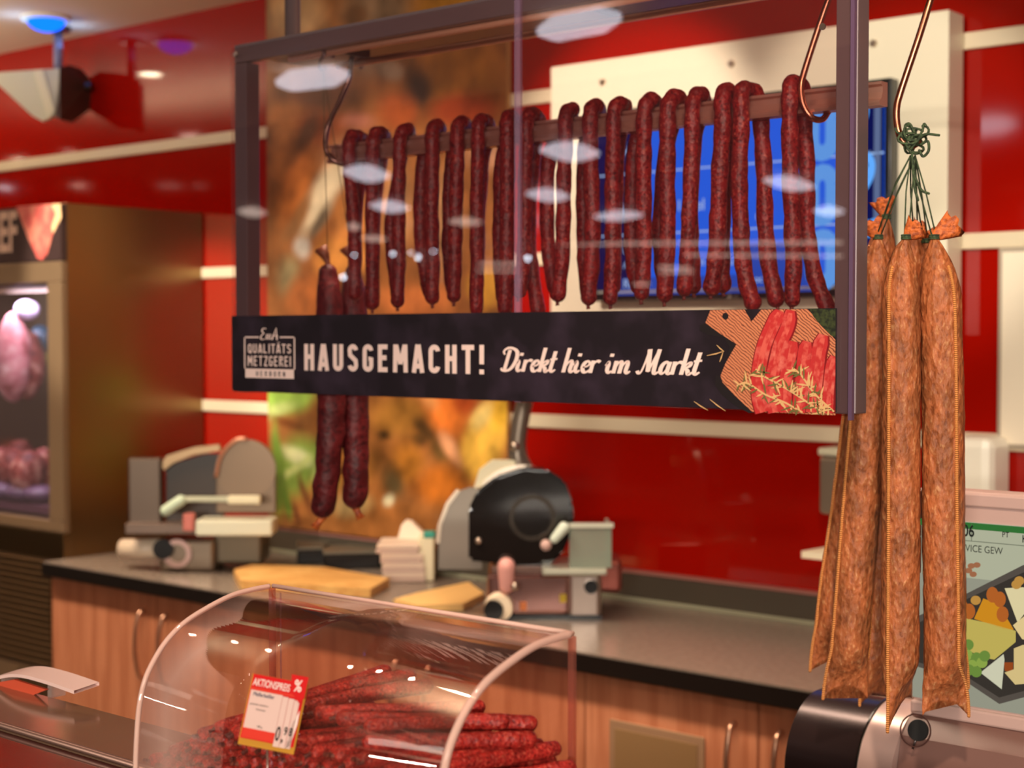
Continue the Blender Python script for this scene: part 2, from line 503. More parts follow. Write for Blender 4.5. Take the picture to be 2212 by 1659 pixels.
b = BM(); add_box(b, (-9, YW, 0), (1.6, YW + .05, 2.7)); obj('wall_back', b, RED, kind='structure')
b = BM(); add_box(b, (-34, -22, -.05), (8, YW + .05, 0)); obj('floor', b, FLOOR, kind='structure')
b = BM(); add_box(b, (-9, -2, 2.70), (1.6, YW + .05, 2.76)); obj('ceiling', b, CEIL, kind='structure')
b = BM(); add_box(b, (-34, -22, 3.5), (8, -2, 3.55)); obj('ceiling_hall', b, HALLW, kind='structure')
b = BM(); add_box(b, (-9, -2.0, 2.76), (1.6, -1.94, 3.5)); obj('wall_bulkhead', b, HALLW, kind='structure')
b = BM(); add_box(b, (-34, -22.1, 0), (8, -22, 3.5)); obj('wall_front', b, HALLW, kind='structure')
for i, (z, hh) in enumerate(((2.260, .019), (1.812, .018), (1.363, .019))):
    b = BM(); add_box(b, (-9, YW - .012, z - hh), (1.6, YW, z + hh), .003)
    obj('trim_%d' % (i + 1), b, WHITE_TRIM, kind='structure')

# ------------------------------------------------------------------ lamps seen in the red gloss wall and in the acrylic
GLOW_W = emission('warm_lamp_glow', (255, 240, 205), 45.0)
GLOW_P = emission('pink_lamp_glow', (255, 210, 190), 24)
GLOW_C = emission('cool_tube_glow', (240, 242, 255), 6.5)
GLOW_D = emission('dim_tube_glow', (255, 232, 214), 4)
GLOW_B = emission('cool_bulb_glow', (225, 240, 255), 34.0)
def bounce(px, py, Yp, h):
    P = atY(px, py, Yp); d = ray(px, py); d = Vector((d.x, -d.y, d.z))
    return P + d * ((h - P.z) / d.z)
def bounce_far(px, py, Yp, Yfar):
    P = atY(px, py, Yp); d = ray(px, py); d = Vector((d.x, -d.y, d.z))
    return P + d * ((Yfar - P.y) / d.y)
where = ['nearest the back wall on the left', 'above the left end of the worktop', 'over the serving aisle', 'far left of the low ceiling',
         'second from the far left', 'in the middle of the low ceiling', 'front row of the low ceiling, left', 'front row of the low ceiling, right', 'end of the front row']
spots = [(325, 160, .05, GLOW_W), (42, 345, .05, GLOW_W), (150, 328, .04, GLOW_P), (412, 294, .06, GLOW_P), (10, 405, .06, GLOW_B),
         (170, 400, .06, GLOW_P), (365, 401, .09, GLOW_D), (430, 401, .06, GLOW_D)]
for k, (px, py, r, g) in enumerate(spots):
    p = bounce(px, py, YW, 2.69)
    t = thing('ceiling_downlight', 'round recessed ceiling downlight ' + where[k], 'light', (p.x, p.y, 2.70), 'recessed downlights mirrored in the red wall')
    b = BM(); add_ring(b, (p.x, p.y, 2.699), (0, 0, -1), r + .015, r, .012, 28); obj('rim', b, WHITE_P, t)
    b = BM(); add_disc(b, (p.x, p.y, 2.699), (0, 0, -1), r, .006, 28); obj('lens', b, g, t)

rows = [(1168, 323, 1292, 332, .10), (742, 369, 840, 380, .10), (1138, 418, 1228, 425, .09), (800, 443, 882, 449, .09), (1284, 468, 1388, 464, .08),
        (1652, 389, 1756, 403, .09), (1758, 455, 1822, 457, .08), (515, 456, 575, 460, .08), (970, 478, 1040, 480, .07), (750, 489, 778, 490, .07), (780, 514, 835, 517, .06)]
YP = 1.634
for k, (xa, ya, xb, yb, th) in enumerate(rows):
    a, c = bounce(xa, ya, YP, 3.40), bounce(xb, yb, YP, 3.40)
    b = BM(); add_tube(b, [a, a.lerp(c, .25), a.lerp(c, .5), a.lerp(c, .75), c], [th*.25, th*.8, th, th*.8, th*.25], 8)
    o = obj('tube_lamp', b, GLOW_C if k < 7 else GLOW_D, loc=a.lerp(c, .5))
    tag(o, 'long fluorescent tube under the hall ceiling, reflected in the acrylic front', 'light', 'fluorescent tubes in the shop hall')
for k, (xa, ya, xb, yb, th) in enumerate(((600, 178, 748, 160, .045), (1165, 68, 1335, 36, .045))):
    a, c = bounce(xa, ya, YP, 2.655), bounce(xb, yb, YP, 2.655)
    b = BM(); add_tube(b, [a, a.lerp(c, .2), a.lerp(c, .5), a.lerp(c, .8), c], [th*.4, th, th, th, th*.4], 10)
    o = obj('tube_lamp', b, GLOW_C, loc=a.lerp(c, .5))
    tag(o, ('left' if k == 0 else 'right') + ' of the two wide tube lamps on the low ceiling behind the viewer', 'light')
far = [(1005, 508, 1818, 492, .035), (1200, 527, 1818, 524, .03), (1480, 551, 1818, 553, .025), (1035, 570, 1115, 570, .03), (1035, 585, 1115, 585, .025), (1425, 577, 1490, 580, .035), (1425, 588, 1495, 588, .025), (1370, 614, 1402, 614, .03)]
for xa, ya, xb, yb, th in far:
    a, c = bounce_far(xa, ya, YP, -21.9), bounce_far(xb, yb, YP, -21.9)
    b = BM(); add_tube(b, [a, c], th, 8)
    o = obj('shelf_tube', b, GLOW_D, loc=a.lerp(c, .5))
    tag(o, 'thin bright tube over the shelves on the far hall wall', 'light', 'shelf tubes on the far hall wall')
for px, py, r in ((772, 535, .05), (765, 549, .05), (848, 547, .05), (887, 545, .035), (903, 556, .05), (936, 539, .06), (741, 598, .055), (1140, 558, .05)):
    p = bounce_far(px, py, YP, -21.8)
    b = BM(); sphere(b, p, r, 12)
    o = obj('bulb_lamp', b, GLOW_B, smooth=True, loc=p)
    tag(o, 'small round cool white bulb on the far hall wall', 'light', 'round bulbs on the far hall wall')

# wall washer fittings
for (wx, tx, tz, en, an), wh in zip(ACCENTS, ('left of the food picture', 'in front of the food picture', 'facing the left half of the screen board', 'facing the right half of the screen board', 'right of the screen board')):
    t = thing('wall_washer', 'small ceiling spot fitting ' + wh, 'light', (wx, WASH_Y, 2.70))
    b = BM(); add_ring(b, (wx, WASH_Y, 2.699), (0, 0, -1), .05, .04, .012, 24); obj('rim', b, WHITE_P, t)

# blue lamp on the ceiling at top left
p = atZ(100, 44, 2.69)
t = thing('blue_ceiling_lamp', 'round bright blue lamp on the ceiling at top left', 'light', (p.x, p.y, 2.70))
b = BM(); sphere(b, (p.x, p.y, 2.69), .065, 18, (1, 1, .6)); obj('lens', b, emission('blue_glow', (8, 88, 255), 3.0), t, True)
b = BM(); add_ring(b, (p.x, p.y, 2.70), (0, 0, -1), .085, .06, .012, 28); obj('rim', b, WHITE_P, t)

# loudspeaker hanging from the ceiling at top left
sp = atZ(125, 58, 2.70)
t = thing('hanging_speaker', 'grey wedge-shaped loudspeaker hanging from the ceiling at top left', 'speaker', (sp.x, sp.y, 2.70))
zc = 5.42
def sq(px, py, dz=0.0): return at_depth(px, py, zc + dz)
body = [sq(-30, 158), sq(128, 148), sq(128, 215), sq(118, 250), sq(92, 262), sq(70, 250)]
b = BM(); add_prism(b, body, AWAY * .02); obj('front_grille', b, mat('speaker_front', (196, 190, 164), .5), t)
side = [sq(128, 146, .0), sq(150, 140, .06), sq(190, 185, .14), sq(176, 225, .12), sq(130, 258, .0), sq(118, 252, 0)]
b = BM(); add_prism(b, side, RIGHT * .02 + AWAY * .08); obj('side_cover', b, mat('speaker_side', (70, 40, 26), .5), t)
b = BM(); add_prism(b, [sq(72, 152, -.01), sq(92, 150, -.01), sq(118, 240, -.01), sq(104, 258, -.01)], AWAY * .01); obj('rib', b, mat('speaker_rib', (216, 206, 172), .5), t)
b = BM(); add_tube(b, [(sp.x, sp.y, 2.70), (sp.x, sp.y, sq(128, 150).z - .02)], .016, 14); obj('mounting_pole', b, mat('blue_grey_pole', (120, 118, 140), .4), t, True)
b = BM(); add_disc(b, (sp.x, sp.y, 2.70), (0, 0, -1), .045, .015, 24); obj('ceiling_flange', b, DARKSTEEL, t)
b = BM(); add_disc(b, sq(186, 186, .1), RIGHT, .018, .02, 16); obj('knob', b, BLACK, t)

# ================================================================== FOOD PICTURE ON THE WALL
def blob_picture(name, bl, W, Hh, fmap, base, parent, m, seed=3, warp=11.0):
    """grid with one printed colour per vertex: ellipses (cx,cy,rx,ry,angle,colour,softness) in picture units"""
    nx, ny = W, Hh
    bm = BM(); vs = []; cols = []
    for j in range(ny + 1):
        for i in range(nx + 1):
            P, (u, v) = fmap(i / nx, j / ny)
            vs.append(bm.verts.new(P))
            wu = u + warp * noise.noise(Vector((u * .012, v * .012, seed))) ; wv = v + warp * noise.noise(Vector((u * .012, v * .012, seed + 9)))
            c = Vector(lin(base)[:3])
            for cx, cy, rx, ry, an, colr, soft in bl:
                a = math.radians(an); dx, dy = wu - cx, wv - cy
                x, y = dx * math.cos(a) + dy * math.sin(a), -dx * math.sin(a) + dy * math.cos(a)
                d = math.sqrt((x / rx) ** 2 + (y / ry) ** 2)
                k = 1 - min(1, max(0, (d - (1 - soft)) / (soft + 1e-6)))
                if k > 0: c = c.lerp(Vector(lin(colr)[:3]), k * k * (3 - 2 * k))
            g = c.x * .3 + c.y * .59 + c.z * .11; c = c.lerp(Vector((g, g, g)), .04)
            n = .90 + .55 * noise.noise(Vector((u * .03, v * .02, 5.5))) + .18 * noise.noise(Vector((u * .09, v * .06, 8.5)))
            cols.append((c.x * n, c.y * n, c.z * n, 1))
    for j in range(ny):
        for i in range(nx):
            a = j * (nx + 1) + i
            bm.faces.new((vs[a], vs[a+1], vs[a+nx+2], vs[a+nx+1]))
    o = obj(name, bm, m, parent)
    at = o.data.color_attributes.new('ink', 'FLOAT_COLOR', 'POINT')
    for i, c in enumerate(cols): at.data[i].color = c
    return o
mx0, mx1 = atY(578, 700, 3.27).x, atY(1095, 700, 3.27).x
mz0, mz1 = .985, 2.698
t = thing('food_poster', 'tall picture of roast meat, leek and yellow pepper on the red wall', 'poster', ((mx0 + mx1) / 2, 3.285, mz0))
b = BM(); add_box(b, (mx0, 3.271, mz0), (mx1, YW - .0125, mz1 - .002)); obj('backing_panel', b, mat('poster_board', (196, 150, 90), .4), t)
def project(P):     # world point to photograph pixel, for laying out the print
    d = P - Vector((0, 0, CAM_H))
    r = d.dot(RIGHT); f0 = d.dot(AWAY); u0 = d.z
    cp, spn = math.cos(PITCH), math.sin(PITCH)
    f = f0 * cp - u0 * spn; u = f0 * spn + u0 * cp
    return 1106 + F_PX * r / f, 829.5 - F_PX * u / f
def fm(a, c):
    P = Vector((mx0 + (mx1 - mx0) * a, 3.27, mz0 + (mz1 - mz0) * c)); return P, project(P)
O = lambda cx, cy, rx, ry, an, col, soft=.7: (cx, cy, rx, ry, an, col, soft)
blobs = [
 O(640, 30, 90, 80, 0, (206, 158, 104)), O(820, 20, 110, 90, 0, (150, 116, 84)), O(1000, 10, 150, 90, 0, (188, 124, 24)), O(770, 40, 40, 40, 0, (130, 86, 50)),
 O(990, 160, 140, 110, 0, (166, 104, 30)), O(690, 200, 120, 50, 0, (120, 72, 46)), O(800, 130, 80, 60, 10, (150, 112, 80)), O(848, 150, 40, 30, 0, (190, 160, 130)),
 O(620, 260, 60, 70, 0, (222, 140, 60)), O(700, 280, 80, 60, 20, (190, 96, 40)), O(905, 190, 45, 75, -15, (50, 38, 34), .8), O(880, 230, 30, 50, -10, (60, 40, 34), .8),
 O(1000, 240, 110, 60, -10, (168, 66, 22)), O(860, 240, 60, 60, 0, (176, 84, 30)), O(770, 260, 60, 30, 0, (228, 140, 110), .9), O(660, 300, 22, 80, 20, (120, 74, 44)),  # the pale pink ellipse paints a lamp reflection into the print
 O(1060, 330, 80, 60, 0, (210, 150, 110), .8), O(760, 330, 100, 60, 0, (184, 124, 80)), O(640, 400, 40, 120, 25, (224, 130, 50)), O(700, 420, 40, 150, 28, (246, 226, 182), .7),
 O(640, 470, 24, 90, 28, (160, 110, 60)), O(690, 480, 18, 70, 28, (106, 92, 70), .8), O(650, 540, 30, 36, 0, (212, 206, 190), .7), O(760, 470, 50, 100, 12, (232, 150, 70)), O(620, 600, 40, 60, 0, (150, 140, 96), .8),
 O(740, 560, 80, 60, 0, (246, 164, 70)), O(860, 460, 50, 160, 0, (196, 140, 86)), O(960, 480, 50, 150, 0, (196, 142, 92)), O(870, 570, 30, 50, 10, (140, 88, 40), .8),
 O(900, 650, 120, 50, 0, (222, 128, 60)), O(660, 640, 60, 70, 0, (210, 120, 52)), O(1050, 620, 50, 60, 0, (236, 170, 48)),
 O(610, 850, 90, 60, 0, (146, 182, 66), .5), O(600, 890, 60, 20, -20, (196, 210, 120), .8), O(620, 915, 70, 14, 18, (120, 60, 20), .8), O(640, 1010, 70, 90, 20, (132, 160, 62), .6),
 O(640, 985, 60, 22, 25, (228, 226, 164), .8), O(660, 1070, 12, 80, -18, (110, 60, 30), .8), O(600, 1060, 22, 90, -8, (120, 150, 50), .8), O(690, 1040, 14, 60, -14, (170, 190, 100), .8),
 O(640, 1110, 8, 40, -20, (90, 40, 20), .8), O(690, 890, 40, 50, 0, (120, 70, 28)), O(632, 1010, 14, 110, 62, (196, 206, 120), .7), O(620, 1085, 10, 60, -14, (96, 130, 40), .6), O(700, 1005, 20, 70, -30, (128, 158, 58), .6), O(600, 1000, 14, 120, -4, (112, 146, 48), .6),
 O(745, 900, 40, 60, 0, (110, 66, 30), .8), O(810, 1000, 24, 50, 20, (120, 74, 30), .8), O(905, 950, 30, 24, 0, (88, 58, 28), .8), O(1000, 1000, 18, 50, -20, (120, 56, 16), .8), O(880, 890, 30, 30, 0, (120, 72, 30), .8),
 O(860, 900, 90, 70, 0, (170, 112, 40)), O(960, 880, 60, 110, -30, (232, 120, 34)), O(920, 850, 30, 50, -30, (230, 150, 80), .8), O(1000, 860, 40, 50, 0, (176, 72, 22)), O(920, 930, 60, 22, 40, (92, 62, 30), .8), O(832, 945, 22, 16, 20, (70, 48, 24), .8),
 O(950, 980, 24, 50, -25, (110, 78, 36), .8), O(880, 1000, 50, 60, 0, (196, 122, 34)), O(850, 1040, 36, 60, -20, (96, 76, 44), .8), O(950, 1050, 80, 60, 0, (190, 104, 20)), O(975, 970, 22, 60, -30, (232, 160, 110), .7),
 O(1050, 950, 60, 110, 18, (250, 190, 66), .5), O(1040, 900, 30, 50, 24, (252, 214, 120), .8), O(1080, 880, 26, 80, 5, (246, 186, 40), .7), O(840, 1080, 20, 24, 0, (210, 200, 160), .8), O(760, 1090, 60, 40, 0, (196, 160, 100), .8), O(760, 1010, 60, 60, 0, (200, 130, 50), .8)]
blob_picture('printed_sheet', blobs, 96, 150, fm, (160, 98, 44), t, attr_mat('food_print', .28, coat=.25))

# ================================================================== WHITE BOARD WITH SCREEN
pl, pr, pt, pb = -2.576, -1.452, 2.318, 1.60
t = thing('screen_board', 'large cream white board on the red wall carrying the price screen', 'board', ((pl + pr) / 2, 3.25, pb))
b = BM(); add_box(b, (pl, 3.21, pb), (pr, YW - .0125, pt), .002); obj('panel', b, mat('cream_board', (246, 234, 206), .35), t)
for px, py in ((1302, 178), (1580, 138), (1887, 94)):
    P = atY(px, py, 3.209)
    b = BM(); add_disc(b, P + Vector((0, .002, 0)), (0, -1, 0), .0095, .007, 18, .008); add_box(b, P + Vector((-.006, -.0065, -.001)), P + Vector((.006, -.004, .001))); obj('screw', b, STEEL, t)

tl, tr, tt, tb = -2.403, -1.569, 2.178, 1.6886
t = thing('price_screen', 'black framed price screen with blue rows hanging on the cream board', 'screen', ((tl + tr) / 2, 3.19, tb))
b = BM(); add_box(b, (tl, 3.172, tb), (tr, 3.209, tt), .004); obj('casing', b, BLACK, t)
sl, sr, st_, sb = tl + .014, tr - .016, tt - .016, tb + .030
b = BM(); add_box(b, (sl, 3.170, sb), (sr, 3.173, st_)); scr = obj('display', b, emission('screen_blue', (26, 98, 236), 1.1), t)
NAVY = emission('screen_navy', (14, 18, 78), 1.0); SKY = emission('screen_sky', (96, 168, 250), 1.05); PALE = emission('screen_pale', (170, 205, 255), 1.0)
MID = emission('screen_dim', (30, 78, 190), 1.0)
yq = 3.1692
def quad(bm, x0, z0, x1, z1, y=yq): poly(bm, ((x0, y, z0), (x1, y, z0), (x1, y, z1), (x0, y, z1)))
zl = [atY(1510, 363, 3.17).z, atY(1510, 500, 3.17).z]; dz = zl[0] - zl[1]
b = BM(); quad(b, sl, sb, atY(1392, 400, 3.17).x, st_); obj('navy_column', b, NAVY, scr)
xp = atY(1758, 400, 3.17).x; xq = atY(1852, 400, 3.17).x
b = BM(); quad(b, xq - .02, sb, sr, st_); obj('navy_column', b, NAVY, scr)
b = BM(); quad(b, xp - .19, sb, xp, sb + .10); quad(b, sl + .05, zl[1] - dz * .98, xp, zl[1] - dz * .7); obj('dim_row', b, MID, scr)
b = BM()
for k in range(-1, 3):
    z = zl[0] - dz * k
    if sb < z < st_: quad(b, sl, z - .002, sr, z + .002, yq - .0003)
obj('row_line', b, PALE, scr)
b = BM(); zz = atY(1870, 332, 3.17).z; quad(b, xq - .01, zz - .006, sr - .03, zz + .006, yq - .0003); quad(b, sr - .024, sb + .05, sr - .008, st_, yq - .0003); obj('line_and_reflection', b, emission('screen_grey', (92, 106, 142), 1.0), scr)  # the upright grey strip paints a reflection at the screen's right edge
# large figures, one row each
def figure(ch, px, py, h, col=SKY):
    P = atY(px, py, 3.1685)
    bm = text_bm(ch, P, (1, 0, 0), UP, h, .78, .045)
    obj('figure', bm, col, scr)
for k, py in enumerate((326, 466, 606)):
    b = BM(); P = atY(1768, py - 55, 3.1688)
    r = .046
    ring = arc(P.x + .01, P.z + .012, .026, .030, 0, 180, 8) + arc(P.x + .01, P.z - .035, .026, .030, 180, 360, 8)
    ring.append(ring[0]); ribbon(b, ring, .036, lambda x, z: (x, 3.1688, z)); obj('figure', b, SKY, scr)
figure('0', 1846, 266, .062); figure('9', 1850, 412, .082); figure('8', 1846, 548, .075); figure('8', 1870, 548, .075)
def small(s, px, py, h): obj('lettering', text_bm(s, atY(px, py, 3.1684), (1, 0, 0), UP, h, 1.0, .01), PALE, scr)
small('i', 1346, 330, .030); small('n', 1352, 338, .024); small('i', 1345, 460, .024); small('A', 1346, 580, .016); small('Ri', 1346, 622, .022); small('t', 1346, 548, .024)
small('el', 1502, 454, .028); small('in', 1506, 574, .022); small('u', 1574, 572, .020); small('oc', 1629, 610, .017); small('0', 1632, 476, .018); small('l', 1464, 455, .026)
P = atY(1574, 644, 3.1715)
b = text_bm('LG', P + Vector((.012, 0, -.001)), (1, 0, 0), UP, .008, 1.0, .02); obj('maker_mark', b, GREY_P, t)
b = BM(); add_disc(b, P + Vector((.002, 0, .003)), (0, -1, 0), .0058, .0008, 18); obj('maker_mark', b, GREY_P, t)
b = BM(); add_box(b, (sl, 3.169, sb - .010), (sr, 3.172, sb - .004)); obj('bezel_strip', b, mat('grey_bezel', (150, 150, 145), .3), t)
# ================================================================== ACRYLIC DISPLAY CASE
YF = 1.634
bx0, bx1 = -1.987, -0.854
FR = mat('case_frame', (112, 96, 98), rough=0.34, metal=0.35, bump=(400, .04, .0005))
COPPER = mat('copper_rod', (250, 186, 150), rough=0.30, metal=.15)
CLEAR = clear('clear_acrylic', (250, 244, 244), 1.25, .025, (130, 80, 90))
EDGE = clear('acrylic_edge', (240, 230, 242), 1.0, .22, (190, 160, 186))
t = thing('hanging_display_case', 'acrylic fronted display case with grey metal frame hanging over the counter', 'display case', ((bx0 + bx1) / 2, 1.70, 1.505))
CASE = t
ztop = 2.076
for nm, x0, x1 in (('post', bx0 + .002, bx0 + .032), ('post', bx1 - .029, bx1)):
    b = BM(); add_box(b, (x0, YF + .006, 1.507), (x1, YF + .034, ztop - .0285), .0015); obj(nm, b, FR, t)
b = BM(); add_box(b, (bx0 + .002, YF + .006, ztop - .028), (bx1, YF + .021, ztop + .002), .0015); obj('top_rail', b, FR, t)
b = BM(); add_box(b, (bx0 + .002, YF + .0211, ztop - .012), (bx1 + .02, YF + .175, ztop + .002), .001); obj('top_plate', b, mat('case_roof', (96, 72, 62), .4, .3), t)
# the front pane is two sheets butted at a clear joint
jx = -1.371
for x0, x1 in ((bx0, jx - .0055), (jx + .0055, bx1 - .007)):
    b = BM(); add_box(b, (x0, YF, 1.507), (x1, YF + .004, ztop - .004)); obj('acrylic_pane', b, CLEAR, t)
b = BM(); add_box(b, (jx - .005, YF - .0005, 1.507), (jx + .005, YF + .005, ztop - .004)); obj('pane_joint', b, EDGE, t)
b = BM(); add_box(b, (bx1 - .0065, YF - .0005, 1.500), (bx1 - .0015, YF + .0055, ztop - .004)); obj('pane_edge', b, mat('purple_edge', (92, 70, 94), .25), t)
for px in (632,):
    P = atY(px, 60, 1.72)
    b = BM(); add_tube(b, [(P.x, 1.72, ztop), (P.x, 1.72, 2.70)], .013, 16); obj('hanger_pole', b, FR, t, True)
b = BM(); add_tube(b, [(bx1 - .12, 1.72, ztop), (bx1 - .12, 1.72, 2.70)], .013, 16); obj('hanger_pole', b, FR, t, True)
for px, py in ((510, 118), (1778, 58)):
    P = atY(px, py, YF - .0005); b = BM(); add_disc(b, P, (0, -1, 0), .004, .003, 12); obj('bolt', b, STEEL, t)
RODZ = 2.046
for y, xl in ((1.664, -1.875), (1.758, -1.863)):
    b = BM(); add_tube(b, [(xl, y, RODZ), (-.66, y, RODZ)], .0056, 14); obj('hanging_rod', b, COPPER, t, True)
for x in (-1.80, -1.30, -.90):
    b = BM(); add_box(b, (x - .004, 1.655, RODZ + .006), (x + .004, 1.767, ztop - .010)); obj('rod_bracket', b, DARKSTEEL, t)

# ---- printed banner on the lower front
def bz(px, py): return atY(px, py, YF)
BX0, BX1 = bz(503, 760).x, bz(1808, 780).x
BZ0, BZ1 = 1.5085, 1.6325
SLATE = mat('slate_print', (33, 26, 31), .42, spec=.3, var=(14, (54, 42, 54), .45, .72))
b = BM()
rr = .006
outline = [(BX0, BZ1), (BX0, BZ0 + rr)] + [(BX0 + rr - rr*math.cos(a), BZ0 + rr - rr*math.sin(a)) for a in (.3, .8, 1.2)] + [(BX0 + rr, BZ0), (BX1, BZ0), (BX1, BZ1)]
add_prism(b, [(x, YF - .0022, z) for x, z in outline], (0, .002, 0))
BAN = obj('banner', b, SLATE, t, label='dark slate coloured banner with white lettering and a food picture')
INK = mat('cream_ink', (246, 216, 206), .5)
def flat(name, m, fn, depth):
    bm = BM(); fn(bm, lambda x, z, d=depth: (x, YF - .0022 - d, z)); return obj(name, bm, m, BAN)
def xz(px, py): P = bz(px, py); return (P.x, P.z)
lx0, lx1 = xz(660, 770)[0], xz(1046, 770)[0]
flat('lettering', INK, lambda bm, f: caps_line(bm, 'HAUSGEMACHT!', f, lx0, lx1, xz(660, 800)[1], xz(660, 743)[1], .178, .07), .0004)
sx0, sx1 = xz(1084, 780)[0], xz(1524, 780)[0]
flat('lettering', INK, lambda bm, f: script_line(bm, 'Direkt hier im Markt', f, sx0, sx1, xz(1300, 806)[1], xz(1300, 752)[1]), .0004)
# framed emblem at the left
def emblem(bm, f):
    x0, x1 = xz(530, 760)[0], xz(640, 760)[0]; z0, z1 = xz(585, 817)[1], xz(585, 727)[1]
    zb = xz(585, 797)[1]; s = .0022
    def q(a, c, d, e): poly(bm, (f(a, c), f(d, c), f(d, e), f(a, e)))
    q(x0, z0, x0 + s*1.3, z1); q(x1 - s*1.3, z0, x1, z1); q(x0, z0, x1, zb)
    q(x0, z1 - s, xz(562, 770)[0], z1); q(xz(607, 770)[0], z1 - s, x1, z1)
    caps_line(bm, 'QUALIT\u00c4TS', f, xz(538.5, 770)[0], xz(631.5, 770)[0], xz(585, 763)[1], xz(585, 743)[1], .135, .04)
    caps_line(bm, 'METZGEREI', f, xz(538, 770)[0], xz(631, 770)[0], xz(585, 791)[1], xz(585, 769)[1], .135, .04)
flat('emblem', INK, emblem, .0004)
def eins(bm, f):
    x0, x1, z0, z1 = xz(566, 770)[0], xz(605, 770)[0], xz(585, 734)[1], xz(585, 709)[1]
    m = lambda a, c: f(x0 + (x1 - x0) * (a + .1 * c), z0 + (z1 - z0) * c)
    ribbon(bm, smooth_path([(.22, .95, 0), (.05, .98, 0), (.0, .75, 0), (.12, .55, 0), (.0, .35, 0), (.02, .05, 0), (.22, .05, 0)], 4), .07, m)
    for a in (.3, .40, .50): ribbon(bm, [(a, .5), (a, .05), (a + .06, .05)], .06, m)
    ribbon(bm, [(.62, .0), (.76, 1.0), (.90, .0)], .09, m); ribbon(bm, [(.62, .35), (.92, .35)], .07, m)
flat('emblem', INK, eins, .0004)
flat('lettering', mat('emblem_dark', (70, 52, 58), .5), lambda bm, f: caps_line(bm, 'HERBORN', f, xz(556, 770)[0], xz(619, 770)[0], xz(585, 813)[1], xz(585, 802)[1], .14, .3), .0008)
# picture: wooden board, raw sausages and rosemary
WOODP = mat('print_wood', (176, 106, 70), .42, var=(55, (112, 62, 44), .48, .60), stretch=(.12, 1, 1.0))
zoom = lambda u, v: xz(1500 + u * .1582, 655 + v * .1582)      # taken from an enlarged view of this corner
def shape(bm, f, pts): poly(bm, [f(*zoom(u, v)) for u, v in pts])
dark = mat('print_shadow_ink', (26, 19, 21), .5)
flat('picture_print', dark, lambda bm, f: shape(bm, f, [(165, 270), (90, 300), (80, 370), (200, 430), (420, 470), (500, 600), (470, 700), (520, 720), (620, 560), (400, 380)]), .0003)
flat('picture_print', dark, lambda bm, f: shape(bm, f, [(372, 990), (310, 980), (296, 1120), (380, 1240), (560, 1390), (760, 1500), (830, 1490), (600, 1240)]), .0003)
b = BM()
for pp in ([(235, 96), (165, 270), (360, 410), (590, 560), (795, 250), (700, 88)], [(590, 560), (440, 820), (372, 990), (400, 1080), (560, 1250), (800, 1480), (1940, 1530), (1940, 500), (1560, 80), (930, 88), (795, 250)]):
    shape(b, lambda x, z: (x, YF - .0027, z), pp)
WB = mat('print_plank', (184, 112, 76), .42)
nt = WB.node_tree; wv = nt.nodes.new('ShaderNodeTexWave'); wv.inputs['Scale'].default_value = 90; wv.inputs['Distortion'].default_value = 5; wv.inputs['Detail'].default_value = 2
tc = nt.nodes.new('ShaderNodeTexCoord'); mp = nt.nodes.new('ShaderNodeMapping'); mp.inputs['Rotation'].default_value = (0, math.radians(52), 0)
nt.links.new(tc.outputs['Object'], mp.inputs['Vector']); nt.links.new(mp.outputs[0], wv.inputs['Vector'])
rp = nt.nodes.new('ShaderNodeValToRGB'); rp.color_ramp.elements[0].color = lin((118, 62, 46)); rp.color_ramp.elements[0].position = .12; rp.color_ramp.elements[1].color = lin((204, 126, 88)); rp.color_ramp.elements[1].position = .42
nt.links.new(wv.outputs['Fac'], rp.inputs['Fac']); nt.links.new(rp.outputs[0], nt.nodes['Principled BSDF'].inputs['Base Color'])
obj('picture_print', b, WB, BAN)
flat('picture_print', dark, lambda bm, f: shape(bm, f, [(440 + 42*math.cos(a*PI/10), 178 + 48*math.sin(a*PI/10)) for a in range(20)]), .0007)
HERB = mat('print_herb', (58, 66, 34), .5, var=(160, (26, 30, 20), .4, .6))
flat('picture_print', HERB, lambda bm, f: shape(bm, f, [(1590, 78), (1944, 78), (1944, 470), (1880, 440), (1740, 300), (1640, 180)]), .0008)
RAW = mat('print_raw_sausage', (188, 48, 48), .4, var=(95, (218, 112, 98), .48, .72)); RAWL = mat('print_raw_light', (212, 92, 80), .4, var=(120, (188, 50, 48), .42, .60))
RAWD = mat('print_raw_dark', (126, 22, 26), .4)
raws = [([(1190, 96), (1090, 300), (980, 560), (920, 800), (890, 1050), (900, 1290), (950, 1490)], 190),
        ([(1330, 96), (1290, 320), (1190, 560), (1130, 800), (1080, 1040), (1080, 1290), (1120, 1490)], 180),
        ([(1370, 520), (1330, 700), (1290, 900), (1260, 1150), (1270, 1490)], 175), ([(1560, 520), (1520, 700), (1500, 950), (1470, 1200), (1440, 1490)], 180),
        ([(1780, 430), (1720, 650), (1690, 900), (1660, 1200), (1640, 1490)], 195), ([(1930, 720), (1880, 900), (1850, 1200), (1840, 1500)], 150)]
